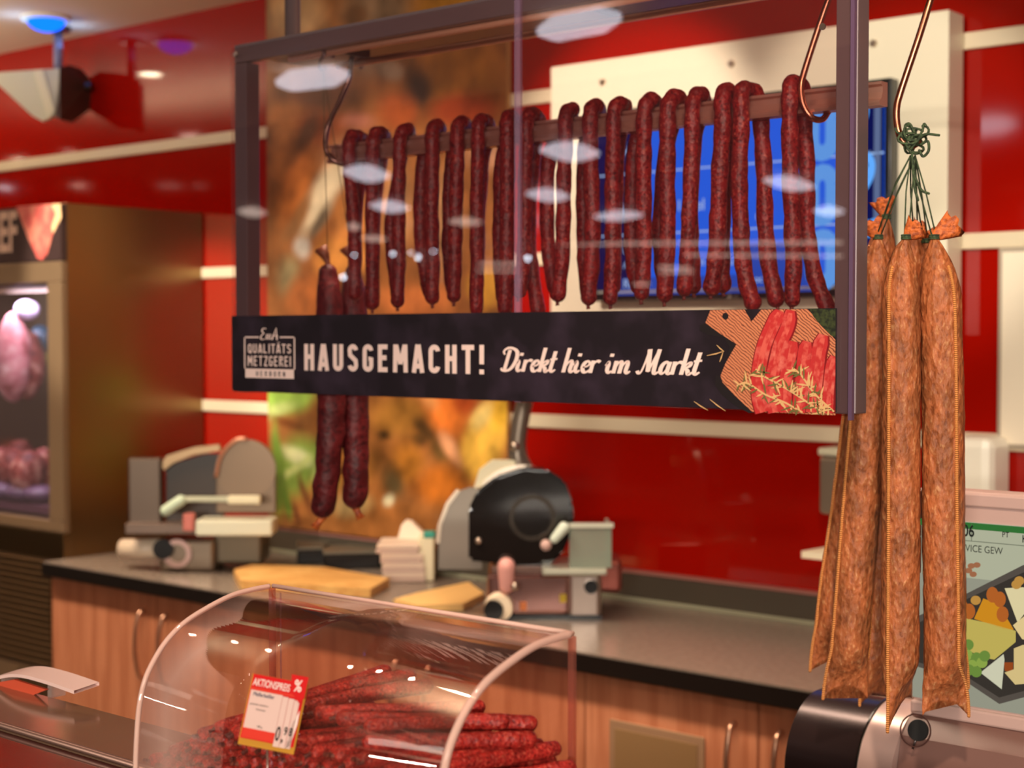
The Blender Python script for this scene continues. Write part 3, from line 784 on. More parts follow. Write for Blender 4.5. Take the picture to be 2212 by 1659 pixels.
for pts, wd in raws:
    q = smooth_path([(u, v, 0) for u, v in pts], 6); n = len(q)
    ws = [wd * min(1, .62 + .38 * min(1, i / 3.0)) for i in range(n)]
    clip = lambda u, v: (min(max(u, 0), 1944), min(max(v, 80), 1528))
    bm = BM(); ribbon(bm, [(p.x, p.y) for p in q], [x + 40 for x in ws], lambda u, v: (lambda c: (c[0], YF - .0031, c[1]))(zoom(*clip(u + 6, v)))); obj('picture_print', bm, RAWD, BAN)
    bm = BM(); ribbon(bm, [(p.x, p.y) for p in q], ws, lambda u, v: (lambda c: (c[0], YF - .0034, c[1]))(zoom(*clip(u, v)))); obj('picture_print', bm, RAW, BAN)
    bm = BM(); ribbon(bm, [(p.x, p.y) for p in q[1:]], [x * .40 for x in ws[1:]], lambda u, v: (lambda c: (c[0], YF - .0037, c[1]))(zoom(*clip(u + 8, v)))); obj('picture_print', bm, RAWL, BAN)
ROSE = mat('print_rosemary', (216, 172, 116), .5); ROSEG = mat('print_rosemary_green', (104, 100, 52), .5)
sprigs = [[(600, 1130), (740, 1090), (1000, 1250), (1250, 1350), (1500, 1490)], [(860, 900), (980, 1000), (1200, 1120), (1400, 1240), (1640, 1400), (1800, 1500)], [(1360, 880), (1480, 980), (1620, 1180), (1760, 1330), (1930, 1480)]]
bm, bg = BM(), BM()
rnd = random.Random(4)
for sp_ in sprigs:
    q = smooth_path([(u, v, 0) for u, v in sp_], 7)
    f3 = lambda u, v: (lambda c: (c[0], YF - .0041, c[1]))(zoom(*clip(u, v)))
    ribbon(bm, [(p.x, p.y) for p in q], 24, f3)
    for i in range(1, len(q) - 1):
        for s in (-1, 1):
            if rnd.random() < .3: continue
            an = math.atan2(q[i].y - q[i-1].y, q[i].x - q[i-1].x) + s * rnd.uniform(.5, 1.3)
            L = rnd.uniform(90, 190); d = (-math.cos(an) * L * .9, -math.sin(an) * L) if rnd.random() < .7 else (math.cos(an) * L, math.sin(an) * L)
            tgt = bm if rnd.random() < .62 else bg
            ribbon(tgt, [(q[i].x, q[i].y), (q[i].x + d[0] * .5, q[i].y + d[1] * .55), (q[i].x + d[0], q[i].y + d[1])], [14, 26, 6], f3)
for u, v, e, g in ((195, 715, 430, 655), (330, 570, 430, 660), (370, 800, 415, 670), (20, 1340, 210, 1460), (235, 1310, 450, 1470)):
    ribbon(bm, [(u, v), ((u+e)/2, (v+g)/2 + 6), (e, g)], [6, 16, 5], f3)
obj('picture_print', bm, ROSE, BAN); obj('picture_print', bg, ROSEG, BAN)

# ================================================================== RAIL AND HOOKS
RAILY, RAILZ = 1.75, 1.899
prof = [(-.0085, .015), (.0085, .015), (.0085, -.015), (-.0125, -.015), (-.0135, -.0115), (-.0115, -.0085), (-.0075, -.0055), (-.0045, .002), (-.0045, .009), (-.0085, .0115)]
RAILM = mat('rail_metal', (184, 136, 120), rough=0.28, metal=.6)
b = BM(); add_prism(b, [(-1.868, RAILY + y, RAILZ + z) for y, z in prof], (.993, 0, 0))
o = obj('sausage_rail', b, RAILM, loc=(-1.37, RAILY, RAILZ)); tag(o, 'long profiled metal rail carrying the row of dark red sausages', 'rail')
HOOKM = mat('copper_hook', (190, 122, 96), rough=0.25, metal=1.0)
HOOKD = mat('dark_hook', (120, 92, 84), rough=0.3, metal=1.0)
def hook(px, y, m, label, rod_y, r=.0042):
    pts = [atY(a, c, yy) for (a, c), yy in zip(px, y)]
    top = pts[0]
    loop = [Vector((top.x, rod_y + .012*math.cos(a), RODZ + .012*math.sin(a))) for a in (-2.6, -2.0, -1.2, 0, .8, 1.6, 2.4, 3.0)]
    side = -1 if pts[0].y < rod_y else 1
    loop = [Vector((top.x, rod_y + side*.0115*math.cos(a), RODZ + .0115*math.sin(a))) for a in (3.6, 2.8, 2.0, 1.2, .4)]
    path = smooth_path(loop + pts, 7)
    b = BM(); add_tube(b, path, r, 10, True)
    o = obj('s_hook', b, m, smooth=True, loc=top); tag(o, label, 'hook'); return o
LY = [1.745, 1.742, 1.738, 1.733, 1.730, 1.731, 1.737, 1.752, 1.762]
hook([(757, 150), (752, 175), (735, 215), (710, 268), (703, 300), (706, 328), (722, 347), (748, 356), (766, 350)], LY, HOOKD, 'dark metal S-hook holding the left end of the sausage rail', 1.758)
hook([(1800, -28), (1785, 12), (1762, 78), (1736, 160), (1730, 192), (1736, 228), (1754, 254), (1776, 258), (1790, 240)], LY, HOOKM, 'copper coloured S-hook holding the right end of the sausage rail', 1.758)
hook([(2026, -58), (2010, 0), (1985, 80), (1945, 200), (1937, 235), (1938, 268), (1946, 298), (1964, 316), (1984, 308)], [1.742, 1.735, 1.728, 1.722, 1.720, 1.720, 1.720, 1.724, 1.730], HOOKM, 'copper coloured S-hook carrying the bundle of long salamis', 1.758)
hook([(700, 112), (696, 125), (690, 140), (694, 150), (702, 146)], [1.655, 1.655, 1.656, 1.66, 1.664], HOOKD, 'small S-hook at the left end of the front rod', 1.664, .003)

# ================================================================== SAUSAGES ON THE RAIL
SAUS = meat_mat('dark_sausage', (122, 24, 26), (172, 84, 64), (74, 9, 12), 250, .42, .5, .585)
TIE = mat('dry_casing_end', (120, 52, 40), .55, var=(200, (70, 22, 20), .4, .6))
rows_ = [
 ([(766,634),(767,560),(765,480),(757,390),(754,345)], (769,309), [(778,350),(768,480),(764,600)]),
 ([(804,654),(805,560),(804,470),(804,390),(805,340)], (822,302), [(812,350),(806,480),(805,640)]),
 ([(859,650),(862,560),(861,470),(862,390),(863,338)], (882,297), [(852,350),(845,480),(849,560),(858,636)]),
 ([(934,642),(934,560),(932,470),(933,390),(934,335)], (946,288), [(914,350),(908,480),(914,560),(928,630)]),
 ([(980,638),(982,560),(984,470),(986,390),(988,340)], (1001,282), [(976,350),(970,480),(971,560),(978,625)]),
 ([(1029,668),(1030,560),(1030,470),(1031,390),(1033,335)], (1046,277), [(1042,350),(1034,480),(1030,630)]),
 ([(1090,664),(1094,560),(1095,470),(1096,390),(1097,330)], (1104,273), [(1084,350),(1080,480),(1081,560),(1086,640)]),
 ([(1122,628),(1132,560),(1134,470),(1134,390),(1137,325)], (1152,262), [(1152,350),(1142,480),(1148,580),(1162,668)]),
 ([(1206,636),(1214,560),(1217,470),(1218,390),(1221,320)], (1236,257), [(1185,350),(1182,480),(1187,560),(1198,620)]),
 ([(1272,642),(1278,560),(1280,480),(1277,390),(1275,315)], (1289,250), [(1264,330),(1262,480),(1265,580),(1271,632)]),
 ([(1319,643),(1322,560),(1323,480),(1323,390),(1325,310)], (1342,245), [(1335,320),(1328,480),(1325,620)]),
 ([(1386,632),(1390,560),(1391,480),(1390,390),(1391,300)], (1411,236), [(1372,320),(1364,480),(1367,560),(1378,620)]),
 ([(1436,636),(1440,560),(1442,480),(1441,390),(1442,295)], (1463,231), [(1440,320),(1426,480),(1430,560),(1437,622)]),
 ([(1479,623),(1484,560),(1488,480),(1492,390),(1495,290)], (1514,226), [(1498,320),(1492,480),(1496,560),(1498,618)]),
 ([(1538,620),(1546,560),(1551,480),(1555,370),(1561,275)], (1572,219), [(1566,290),(1560,480),(1559,560),(1561,614)]),
 ([(1626,653),(1612,610),(1604,560),(1600,480),(1597,370),(1601,270)], (1611,212), [(1644,275),(1651,370),(1653,480),(1661,570),(1676,646)]),
 ([(1711,646),(1714,560),(1711,480),(1707,370),(1706,270)], (1716,202), [(1738,275),(1743,370),(1743,480),(1752,560),(1767,618),(1788,668)])]
ords = ['first', 'second', 'third', 'fourth', 'fifth', 'sixth', 'seventh', 'eighth', 'ninth', 'tenth', 'eleventh', 'twelfth', 'thirteenth', 'fourteenth', 'fifteenth', 'second last', 'last']
extra = ['at the left hook', '', '', '', '', '', 'touching the pane joint', 'right of the pane joint', '', '', '', '', '', '', '', 'legs spread', 'beside the right hook']
for k, (fr, ap, bk) in enumerate(rows_):
    YFs, YBs = RAILY - .026, RAILY + .023
    f3 = [atY(a, c, YFs) for a, c in fr]
    b3 = [atY(a, c, YBs) for a, c in bk]
    apx = atY(ap[0], ap[1] + 8, RAILY - .006)
    apx.z = RAILZ + .015 + .0105
    f_top = f3[-1].copy(); f_top.z = RAILZ + .008; f_top.y = YFs + .001
    f_top.x = f3[-1].x * .8 + apx.x * .2
    mid = f_top.lerp(apx, .5); mid.z = RAILZ + .0225; mid.y = YFs + .008
    bt = b3[0].copy(); bt.z = RAILZ + .004; bt.y = YBs; 
    bt.x = b3[0].x * .65 + apx.x * .35
    ap2 = apx.lerp(bt, .45); ap2.z = RAILZ + .0225; ap2.y = RAILY + .014
    f3 = [p for p in f3 if p.z < RAILZ - .012]; b3 = [p for p in b3 if p.z < RAILZ - .02]
    path = smooth_path(f3 + [f_top, mid, apx, ap2, bt] + b3, 7)
    n = len(path); R = .0112 + .0005 * math.sin(k * 2.3)
    rad = [R * (1 + .05 * math.sin(i * .9 + k) + .04 * noise.noise(Vector((i * .5, k, 0)))) for i in range(n)]
    b = BM(); add_tube(b, path, rad, 16, True, .0011, 70)
    o = obj('sausage', b, SAUS, smooth=True, loc=apx)
    lab = 'dark red sausage bent over the rail, %s from the left' % ords[k] if k < 15 else 'dark red sausage bent over the rail, %s in the row' % ords[k]
    tag(o, (lab + ', ' + extra[k]) if extra[k] else lab, 'sausage', 'sausages bent over the rail')
    for e, d in ((path[0], path[0] - path[2]), (path[-1], path[-1] - path[-3])):
        d = d.normalized(); c0 = e + d * (R * .9)
        b = BM(); add_tube(b, [c0, c0 + d * .003, c0 + d * .006 + Vector((.001, 0, 0))], [.0034, .0022, .0032], 8); obj('tied_end', b, TIE, o, True)

# ================================================================== DRY SAUSAGE PAIR BEHIND THE CASE
DRY = meat_mat('dry_dark_sausage', (94, 19, 23), (124, 46, 40), (54, 8, 12), 150, .52, .55, .62)
TIP = mat('orange_casing_tip', (206, 104, 40), .55, var=(140, (150, 60, 24), .4, .6))
TWINE = mat('pale_twine', (96, 84, 60), .8)
for k, (pts, wid, lab) in enumerate((([(708, 590), (711, 640), (716, 760), (715, 900), (708, 1010), (699, 1092)], [20, 28, 31, 31, 29, 27], 'left of the two dry sausages hanging behind the display case'),
                        ([(762, 588), (764, 640), (766, 760), (768, 900), (769, 1010), (767, 1072)], [18, 27, 29, 30, 29, 27], 'right, shorter one of the two dry sausages hanging behind the display case'))):
    Yd = 1.80 + .045 * k
    P = smooth_path([tuple(atY(a, c, Yd)) for a, c in pts], 8)
    Wd = [x.x for x in smooth_path([(v_, 0, 0) for v_ in wid], 8)]
    sc = (P[0] - Vector((0, 0, CAM_H))).dot(AWAY) / F_PX
    b = BM(); add_tube(b, P, [x * sc for x in Wd], 18, True, .0035, 45)
    o = obj('dry_sausage', b, DRY, smooth=True, loc=P[0]); tag(o, lab, 'sausage', 'pair of dry sausages')
    up = P[0] + Vector((0, 0, 22 * sc))
    b = BM(); add_tube(b, [up - Vector((0, 0, .018)), up, up + RIGHT * -.004 + UP * .012, up + RIGHT * -.012 + UP * .026], [.010, .0045, .008, .013], 10); obj('tied_tip', b, mat('brown_tip', (120, 62, 34), .5), o, True)
    dn = P[-1] - Vector((0, 0, 26 * sc))
    sx_ = -1 if k == 0 else .6
    b = BM(); add_tube(b, [dn + UP * .004, dn - UP * .008 + RIGHT * sx_ * .008, dn - UP * .018 + RIGHT * sx_ * .016], [.008, .0055, .008], 8); obj('casing_tip', b, TIP, o, True)
    hk = atY(698, 148, 1.66)
    b = BM(); add_tube(b, [up, hk], .0007, 6); obj('string', b, TWINE, o, True)

# ================================================================== LONG SALAMIS ON THE HOOK
SAL = meat_mat('salami_casing', (174, 100, 58), (208, 146, 98), (142, 76, 40), 230, .52, 1.0, .57, (1, 1, .5))
SEAM = mat('salami_seam', (226, 146, 78), .55)
SEAM2 = SEAM.node_tree; wv = SEAM2.nodes.new('ShaderNodeTexWave'); wv.bands_direction = 'Z'; wv.inputs['Scale'].default_value = 130
tc = SEAM2.nodes.new('ShaderNodeTexCoord'); SEAM2.links.new(tc.outputs['Object'], wv.inputs['Vector'])
bp = SEAM2.nodes.new('ShaderNodeBump'); bp.inputs['Strength'].default_value = .8; bp.inputs['Distance'].default_value = .002
SEAM2.links.new(wv.outputs['Fac'], bp.inputs['Height']); SEAM2.links.new(bp.outputs[0], SEAM2.nodes['Principled BSDF'].inputs['Normal'])
TIPO = mat('salami_tip', (214, 108, 44), .55, var=(180, (150, 66, 26), .42, .62), bump=(240, .7, .003))
GREEN = mat('green_twine', (66, 84, 52), .8, var=(300, (34, 46, 30), .4, .6))
KNOT = atY(1972, 318, 1.722)
def salami(lab, tie, pts, R, Y, wide_ang, seam_th, tipdir, drop=.020, strings=2, flat_=.14, tilt=0.0):
    T = atY(tie[0], tie[1], Y)
    P = [T] + [atY(a, c, Y) for a, c in pts]
    path = smooth_path([tuple(p) for p in P], 14); n = len(path)
    Ls = [0]
    for i in range(1, n): Ls.append(Ls[-1] + (path[i] - path[i-1]).length)
    Lt = Ls[-1]
    root = thing('salami', lab, 'salami', T, 'bundle of long salamis')
    ca, sa = math.cos(wide_ang), math.sin(wide_ang)
    U = RIGHT * ca + AWAY * sa; V = -RIGHT * sa + AWAY * ca
    N = 36
    bm = BM(); rings = []; seamp = []
    for i, p in enumerate(path):
        s = Ls[i]; e = Lt - s
        k0 = min(1, s / .075)
        r = R * (.10 + .90 * math.sin(PI/2 * k0) ** .85)
        kb = max(0, 1 - e / .062); kb = kb * kb * (3 - 2 * kb)
        a = r * (1 + flat_ * kb); c = r * (1 - .93 * kb)
        ring = []
        for j in range(N):
            th = 2 * PI * j / N
            pl_ = 1 + .10 * (1 - k0) * math.cos(9 * th)
            q = p + U * a * pl_ * math.cos(th) + V * c * pl_ * math.sin(th)
            q += UP * (-drop * kb * kb * (abs(math.cos(th)) ** 2.4 - .35) + tilt * kb * math.cos(th))
            q += (U * math.cos(th) + V * math.sin(th)) * (.0010 * noise.noise(q * 60) + .0006 * noise.noise(q * 160)) * min(1, k0 * 2)
            ring.append(bm.verts.new(q))
        rings.append(ring)
        if s > .035:
            th = seam_th * (1 - kb) + (0 if math.cos(seam_th) > 0 else PI) * kb
            q = p + U * (a + .0004) * math.cos(th) + V * (c + .0004) * math.sin(th) + UP * (-drop * kb * kb * (abs(math.cos(th)) ** 2.4 - .35) + tilt * kb * math.cos(th))
            seamp.append(q)
    for i in range(n - 1):
        for j in range(N): bm.faces.new((rings[i][j], rings[i][(j+1) % N], rings[i+1][(j+1) % N], rings[i+1][j]))
    bm.faces.new(list(reversed(rings[0]))); bm.faces.new(rings[-1])
    obj('casing', bm, SAL, root, True)
    b = BM(); add_tube(b, seamp, [.0021] * len(seamp), 8, True); obj('seam', b, SEAM, root, True)
    # gathered end above the tie
    d = (RIGHT * tipdir[0] + UP * tipdir[1] + AWAY * tipdir[2])
    Ld = d.length; d = d.normalized(); sd = d.cross(AWAY).normalized(); fd = d.cross(sd)
    bm = BM(); rr_ = []
    for i in range(9):
        f = i / 8.0; rad = .0042 + .0085 * f ** .8
        rr_.append([bm.verts.new(T + d * (Ld * f + .004 * f * math.sin(5 * j)) + (sd * math.cos(2*PI*j/18) * 1.25 + fd * math.sin(2*PI*j/18) * .6) * rad * (1 + .25 * math.sin(5 * 2*PI*j/18 + 2) * f)) for j in range(18)])
    for i in range(8):
        for j in range(18): bm.faces.new((rr_[i][j], rr_[i][(j+1) % 18], rr_[i+1][(j+1) % 18], rr_[i+1][j]))
    bm.faces.new(rr_[-1]); obj('gathered_end', bm, TIPO, root, True)
    b = BM(); 
    for kz in (-.002, .0, .002): 
        c0 = T + UP * kz
        add_tube(b, [c0 + (RIGHT * math.cos(a * PI / 6) + AWAY * math.sin(a * PI / 6)) * .0056 for a in range(12)], .0012, 6, closed=True)
    for s in range(strings):
        off = RIGHT * (-.004 + .008 * s)
        add_tube(b, [T + off * .6, T.lerp(KNOT, .5) + off * .9 + AWAY * .003, KNOT + off * .7 - UP * .01], .0010, 6)
    obj('string', b, GREEN, root, True)
    return root
salami('long brown salami at the front centre of the bundle, seam on its left edge', (1958, 512), [(1950, 545), (1947, 620), (1947, 800), (1946, 1100), (1945, 1300), (1944, 1440), (1944, 1528)], .0226, 1.700, .75, PI - .10, (.014, .012, -.004), .014, tilt=.016)
salami('long brown salami at the right of the bundle, seam down its middle', (2018, 512), [(2022, 545), (2031, 640), (2035, 800), (2037, 1100), (2040, 1300), (2041, 1440), (2042, 1526)], .0246, 1.732, 0.0, -1.15, (.026, .016, 0), .018)
salami('long brown salami at the left of the bundle, partly behind the case post', (1897, 512), [(1894, 545), (1891, 640), (1883, 800), (1858, 1100), (1842, 1300), (1832, 1420), (1826, 1492)], .0246, 1.752, 0.0, PI + .35, (-.010, .018, 0), .016)
salami('long salami mostly hidden at the far left back of the bundle', (1914, 468), [(1906, 520), (1890, 640), (1868, 800), (1830, 1100), (1806, 1260), (1796, 1360), (1792, 1434)], .0222, 1.806, 0.0, PI + .3, (-.004, .022, 0), .014)
salami('long salami wedged behind the front centre one, only its lower end showing', (1978, 506), [(1972, 545), (1950, 640), (1928, 800), (1908, 1100), (1896, 1300), (1890, 1420), (1889, 1502)], .0236, 1.792, .6, PI + .4, (.010, .008, 0), .014)
salami('long salami hidden behind the right one, only its tied tip showing', (2000, 520), [(2006, 550), (2022, 640), (2040, 800), (2044, 1100), (2046, 1300), (2046, 1400), (2046, 1470)], .0230, 1.800, 0.0, 0.3, (-.002, .012, 0), .014)
# tangle of green twine on the hook
t = thing('twine_knot', 'tangled green twine knot on the hook above the salamis', 'twine', KNOT)
rnd = random.Random(12)
b = BM()
for k in range(9):
    c = KNOT + RIGHT * rnd.uniform(-.010, .010) + UP * rnd.uniform(-.014, .020) + AWAY * rnd.uniform(-.006, .006)
    a0 = rnd.uniform(0, 6); r1, r2 = rnd.uniform(.006, .013), rnd.uniform(.004, .011)
    tl_ = rnd.uniform(-1, 1)
    add_tube(b, [c + RIGHT * r1 * math.cos(a0 + i * .5) + UP * r2 * math.sin(a0 + i * .5) + AWAY * (.005 * math.sin(i * .5 + tl_) ) for i in range(12)], .0016, 6)
obj('loops', b, GREEN, t, True)
b = BM()
def tw(*pp): add_tube(b, smooth_path([tuple(atY(x, y, 1.716)) for x, y in pp], 6), .0017, 6, True)
tw((1968, 322), (1985, 300), (2000, 290), (2028, 292)); tw((1985, 300), (1993, 280), (1996, 268), (2000, 272)); tw((1990, 312), (2004, 305), (2006, 325), (1994, 338), (1986, 325))
tw((1960, 290), (1955, 272), (1965, 268), (1975, 285)); tw((1970, 330), (1975, 400), (1983, 432)); tw((1950, 292), (1938, 285), (1935, 278)); tw((1975, 380), (1990, 410), (2006, 418))
obj('loose_ends', b, GREEN, t, True)
# ================================================================== BACK COUNTER
WT = .90
CF = 2.69
WOOD = mat('beech_cabinet', (200, 130, 94), .42, var=(7, (180, 110, 76), .42, .62), stretch=(9, 9, .6))
WOODD = mat('cabinet_gap', (74, 42, 28), .6)
TOPM = mat('stone_worktop', (132, 118, 106), .24, var=(60, (124, 111, 100), .4, .6))
EDGEM = mat('dark_worktop_edge', (22, 16, 13), .35)
t = thing('worktop', 'long dark grey stone worktop along the red wall', 'worktop', (-2.2, 3.0, WT))
b = BM(); add_box(b, (-4.155, CF - .025, WT - .03), (1.4, YW - .001, WT)); obj('slab', b, TOPM, t)
b = BM(); add_box(b, (-4.155, CF - .030, WT - .042), (1.4, CF - .0251, WT - .004)); obj('front_edge', b, EDGEM, t)
b = BM(); add_box(b, (-4.155, YW - .022, WT), (1.4, YW - .001, WT + .072), .002); obj('upstand', b, mat('upstand_stone', (74, 66, 56), .32), t)
b = BM(); add_box(b, (-4.155, YW - .024, WT + .0721), (1.4, YW - .001, WT + .080)); obj('upstand_cap', b, mat('upstand_cap', (150, 100, 92), .3), t)
b = BM(); add_box(b, (-4.155, YW - .034, WT), (1.4, YW - .0221, WT + .010), .002); obj('sealing_strip', b, mat('sealing_strip', (150, 148, 124), .35), t)
# cabinet units; door edges placed along the run
edges = [-4.15, -3.62, -3.10, -2.58, -2.06, -1.615, -1.20, -.6, .35, 1.38]
names = ['leftmost, beside the steel fridge', 'second from the fridge', 'third from the fridge', 'under the black slicer', 'with a grey framed panel in its door', 'with a bow handle right of the framed panel', 'behind the weighing scale', 'second from the right end', 'rightmost in the run']
hand = {0: 'R', 1: 'L', 2: 'R', 3: 'L', 4: 'R', 5: 'L', 6: 'L', 7: 'R', 8: 'L', 9: 'R'}
HM = mat('bow_handle_metal', (196, 150, 124), .3, .9)
for k in range(9):
    x0, x1 = edges[k], edges[k+1]
    t = thing('cabinet', 'beech wood base cabinet ' + names[k], 'cabinet', ((x0 + x1) / 2, 3.0, 0))
    b = BM(); add_box(b, (x0, CF + .018, .10), (x1, YW - .01, WT - .045)); obj('body', b, WOODD, t)
    b = BM(); add_box(b, (x0, CF + .06, 0), (x1, YW - .05, .10)); obj('plinth', b, BLACK, t)
    b = BM(); add_box(b, (x0 + .002, CF, .11), (x1 - .002, CF + .017, WT - .05), .002); d = obj('door', b, WOOD, t)
    hx = x1 - .055 if hand[k] == 'R' else x0 + .055
    b = BM(); add_tube(b, smooth_path([(hx, CF, .80), (hx, CF - .022, .785), (hx, CF - .034, .70), (hx, CF - .022, .615), (hx, CF, .60)], 6), .0065, 10); obj('handle', b, HM, d, True)
    if k == 4:
        p0, p1 = atY(1330, 1560, CF - .004), atY(1508, 1580, CF - .004)
        b = BM(); add_box(b, (p0.x - .016, CF - .006, .20), (p1.x + .016, CF - .0002, .758), .002); fr = obj('framed_panel', b, mat('grey_frame', (150, 116, 88), .4), d)
        b = BM(); add_box(b, (p0.x, CF - .008, .22), (p1.x, CF - .0061, .740)); obj('panel_face', b, mat('olive_panel', (136, 104, 68), .45), fr)

# ================================================================== STEEL MEAT FRIDGE
fx0, fx1, fy0, fy1, fz = -4.95, -4.158, 2.742, 3.295, 2.016
t = thing('meat_fridge', 'tall stainless steel glass door fridge with hanging meat at the left', 'fridge', ((fx0 + fx1) / 2, 3.0, 0))
FS = mat('fridge_steel', (150, 120, 84), .30, 1.0, bump=(60, .06, .001), stretch=(40, 40, 1))
FS2 = mat('fridge_frame', (132, 106, 80), .36, .35)
def fpx(px, py): return atY(px, py, fy0)
b = BM(); add_box(b, (fx1 - .02, fy0 + .02, 0), (fx1, fy1, fz), .003); obj('side_panel', b, FS, t)
b = BM(); add_box(b, (fx0, fy0 + .02, 0), (fx0 + .02, fy1, fz), .003); obj('side_panel', b, FS, t)
b = BM(); add_box(b, (fx0 + .02, fy0 + .02, fz - .03), (fx1 - .02, fy1, fz)); obj('top_panel', b, FS, t)
b = BM(); add_box(b, (fx0 + .02, fy1 - .03, .1), (fx1 - .02, fy1, fz - .03)); obj('back_panel', b, mat('fridge_inside', (96, 92, 104), .5), t)
zg0, zg1 = fpx(60, 1118).z, fpx(60, 612).z          # glass opening
zh0, zh1 = fpx(60, 566).z, fz - .004               # header sign
b = BM(); add_box(b, (fx0 + .001, fy0, zh0), (fx1 - .001, fy0 + .0195, zh1)); hd = obj('header_sign', b, mat('header_dark', (58, 40, 38), .4), t, label='dark header sign with pale letters and a cut of meat')
b = text_bm('BEEF', Vector((fpx(38, 525).x, fy0 - .0015, fpx(38, 540).z)), (1, 0, 0), UP, .125, .62, .03, 'RIGHT'); obj('lettering', b, mat('header_ink', (196, 160, 140), .5), hd)
def hp(px, py, d=.002): P = fpx(px, py); return (P.x, fy0 - d, P.z)
b = BM(); poly(b, [hp(*q) for q in ((36, 446), (126, 440), (132, 470), (116, 500), (104, 546), (92, 562), (82, 558), (64, 520), (50, 485))]); obj('meat_print', b, mat('meat_print', (206, 92, 84), .45, var=(22, (220, 128, 108), .45, .6)), hd)
b = BM(); poly(b, [hp(*q, .0025) for q in ((112, 442), (132, 440), (134, 470), (116, 505), (112, 490), (122, 462))]); obj('fat_print', b, mat('fat_print', (236, 190, 140), .5), hd)
# door: frame, glass
xg1 = fpx(103, 800).x
b = BM(); add_box(b, (fx0 + .001, fy0, zg1), (fx1 - .001, fy0 + .03, zh0 - .003), .003); door = obj('door_frame', b, FS2, t)
b = BM(); add_box(b, (xg1, fy0, zg0), (fx1 - .001, fy0 + .03, zg1 - .0005), .003); obj('stile', b, FS2, door)
b = BM(); add_box(b, (fx0 + .001, fy0, zg0 - .035), (fx1 - .001, fy0 + .03, zg0), .003); obj('bottom_frame', b, FS2, door)
b = BM(); add_box(b, (fx0 + .02, fy0 + .012, zg0), (xg1, fy0 + .017, zg1)); obj('glass', b, clear('fridge_glass', (240, 240, 250), 1.0, .02), door)
b = BM(); add_box(b, (fx0 + .001, fy0, .75), (fx1 - .001, fy0 + .03, zg0 - .037), .003); obj('lower_fascia', b, FS, t)
b = BM(); add_box(b, (fx0 + .001, fy0, .05), (fx1 - .001, fy0 + .019, .748)); obj('base_panel', b, FS2, t)
GR = mat('grille_dark', (58, 40, 24), .5)
for (pa, pb_, qa, qb, ns) in ((-40, 112, 1200, 1428, 17), (38, 108, 1444, 1500, 5)):
    x0, x1 = fpx(pa, 1300).x, fpx(pb_, 1300).x; z1, z0 = fpx(56, qa).z, fpx(56, qb).z
    yq = fy0 - .002
    b = BM(); add_box(b, (x0, yq, z0), (x1, fy0 - .0002, z1)); g = obj('grille', b, GR, t)
    b = BM()
    for i in range(ns):
        z = z0 + (z1 - z0) * (i + .5) / ns; add_box(b, (x0, yq - .006, z - .003), (x1, yq - .0002, z + .003))
    obj('slats', b, mat('grille_slat', (112, 84, 56), .4, .4), g)
b = BM(); add_box(b, (fx0 + .02, fy0 + .06, zg0 + .005), (fx1 - .021, fy1 - .031, zg0 + .03)); obj('inner_shelf', b, mat('fridge_shelf', (96, 60, 70), .4), t)
b = BM(); add_box(b, (fx0 + .05, 2.93, zg1 - .02), (fx1 - .05, 2.95, zg1)); obj('meat_rail', b, STEEL, t)
b = BM(); add_box(b, (fx0 + .05, fy0 + .05, zg1 + .01), (fx1 - .05, fy0 + .09, zg1 + .03)); obj('inside_lamp', b, emission('fridge_lamp', (235, 215, 255), 1.6), t)
lamp('fridge_inside_light', 'AREA', (-4.55, 2.84, zg1 - .03), (-4.55, 3.05, 1.2), 4.5, (1.0, .82, .92), (.6, .05))
# meat inside
PINKM = meat_mat('pale_pink_meat', (206, 136, 136), (232, 190, 180), (160, 84, 84), 22, .5, .4, .52)
REDM = meat_mat('marbled_meat', (150, 70, 62), (206, 150, 130), (96, 36, 34), 30, .5, .4, .50)
def lump(name, label, c, r, m, group=None, seed=1, cat='meat', parent=None):
    b = BM(); sphere(b, c, 1.0, 28, r)
    for v in b.verts:
        q = v.co - Vector(c); k = noise.noise(Vector((q.x * 9 + seed, q.y * 9, q.z * 6)))
        v.co += q.normalized() * k * min(r) * .35
    o = obj(name, b, m, parent, smooth=True, loc=Vector(c)); 
    if parent is None: tag(o, label, cat, group)
    return o
def fin(px, py, y): return atY(px, py, y)
lump('hanging_meat', 'large pale pink piece of meat hanging inside the fridge', fin(30, 770, 2.88), (.075, .06, .155), PINKM)
lump('hanging_meat', 'narrow darker red cut hanging beside the pale pink one in the fridge', fin(62, 790, 2.93), (.045, .05, .12), REDM, seed=5)
lump('paper_bundle', 'white wrapped bundle at the top inside the fridge', fin(62, 668, 2.90), (.05, .04, .035), mat('white_wrap', (220, 208, 232), .5), cat='package')
lump('blue_package', 'dark blue package behind the hanging meat in the fridge', fin(92, 730, 3.02), (.05, .04, .05), mat('blue_pack', (16, 70, 92), .4), cat='package')
lump('green_package', 'small olive green package below the blue one in the fridge', fin(92, 778, 3.02), (.035, .03, .03), mat('olive_pack', (120, 120, 36), .5), cat='package')
zsh = zg0 + .03
k = 0
for px, y, w_ in ((-4, 2.86, .065), (32, 2.88, .06), (64, 2.86, .055), (92, 2.92, .05), (40, 3.05, .06)):
    p = atY(px, 960, y)
    lump('meat_joint', 'marbled reddish meat joint in the pile on the fridge shelf', (p.x, y, zsh + .10), (w_, .06, .075), REDM, 'meat joints on the fridge shelf', seed=20 + k); k += 1
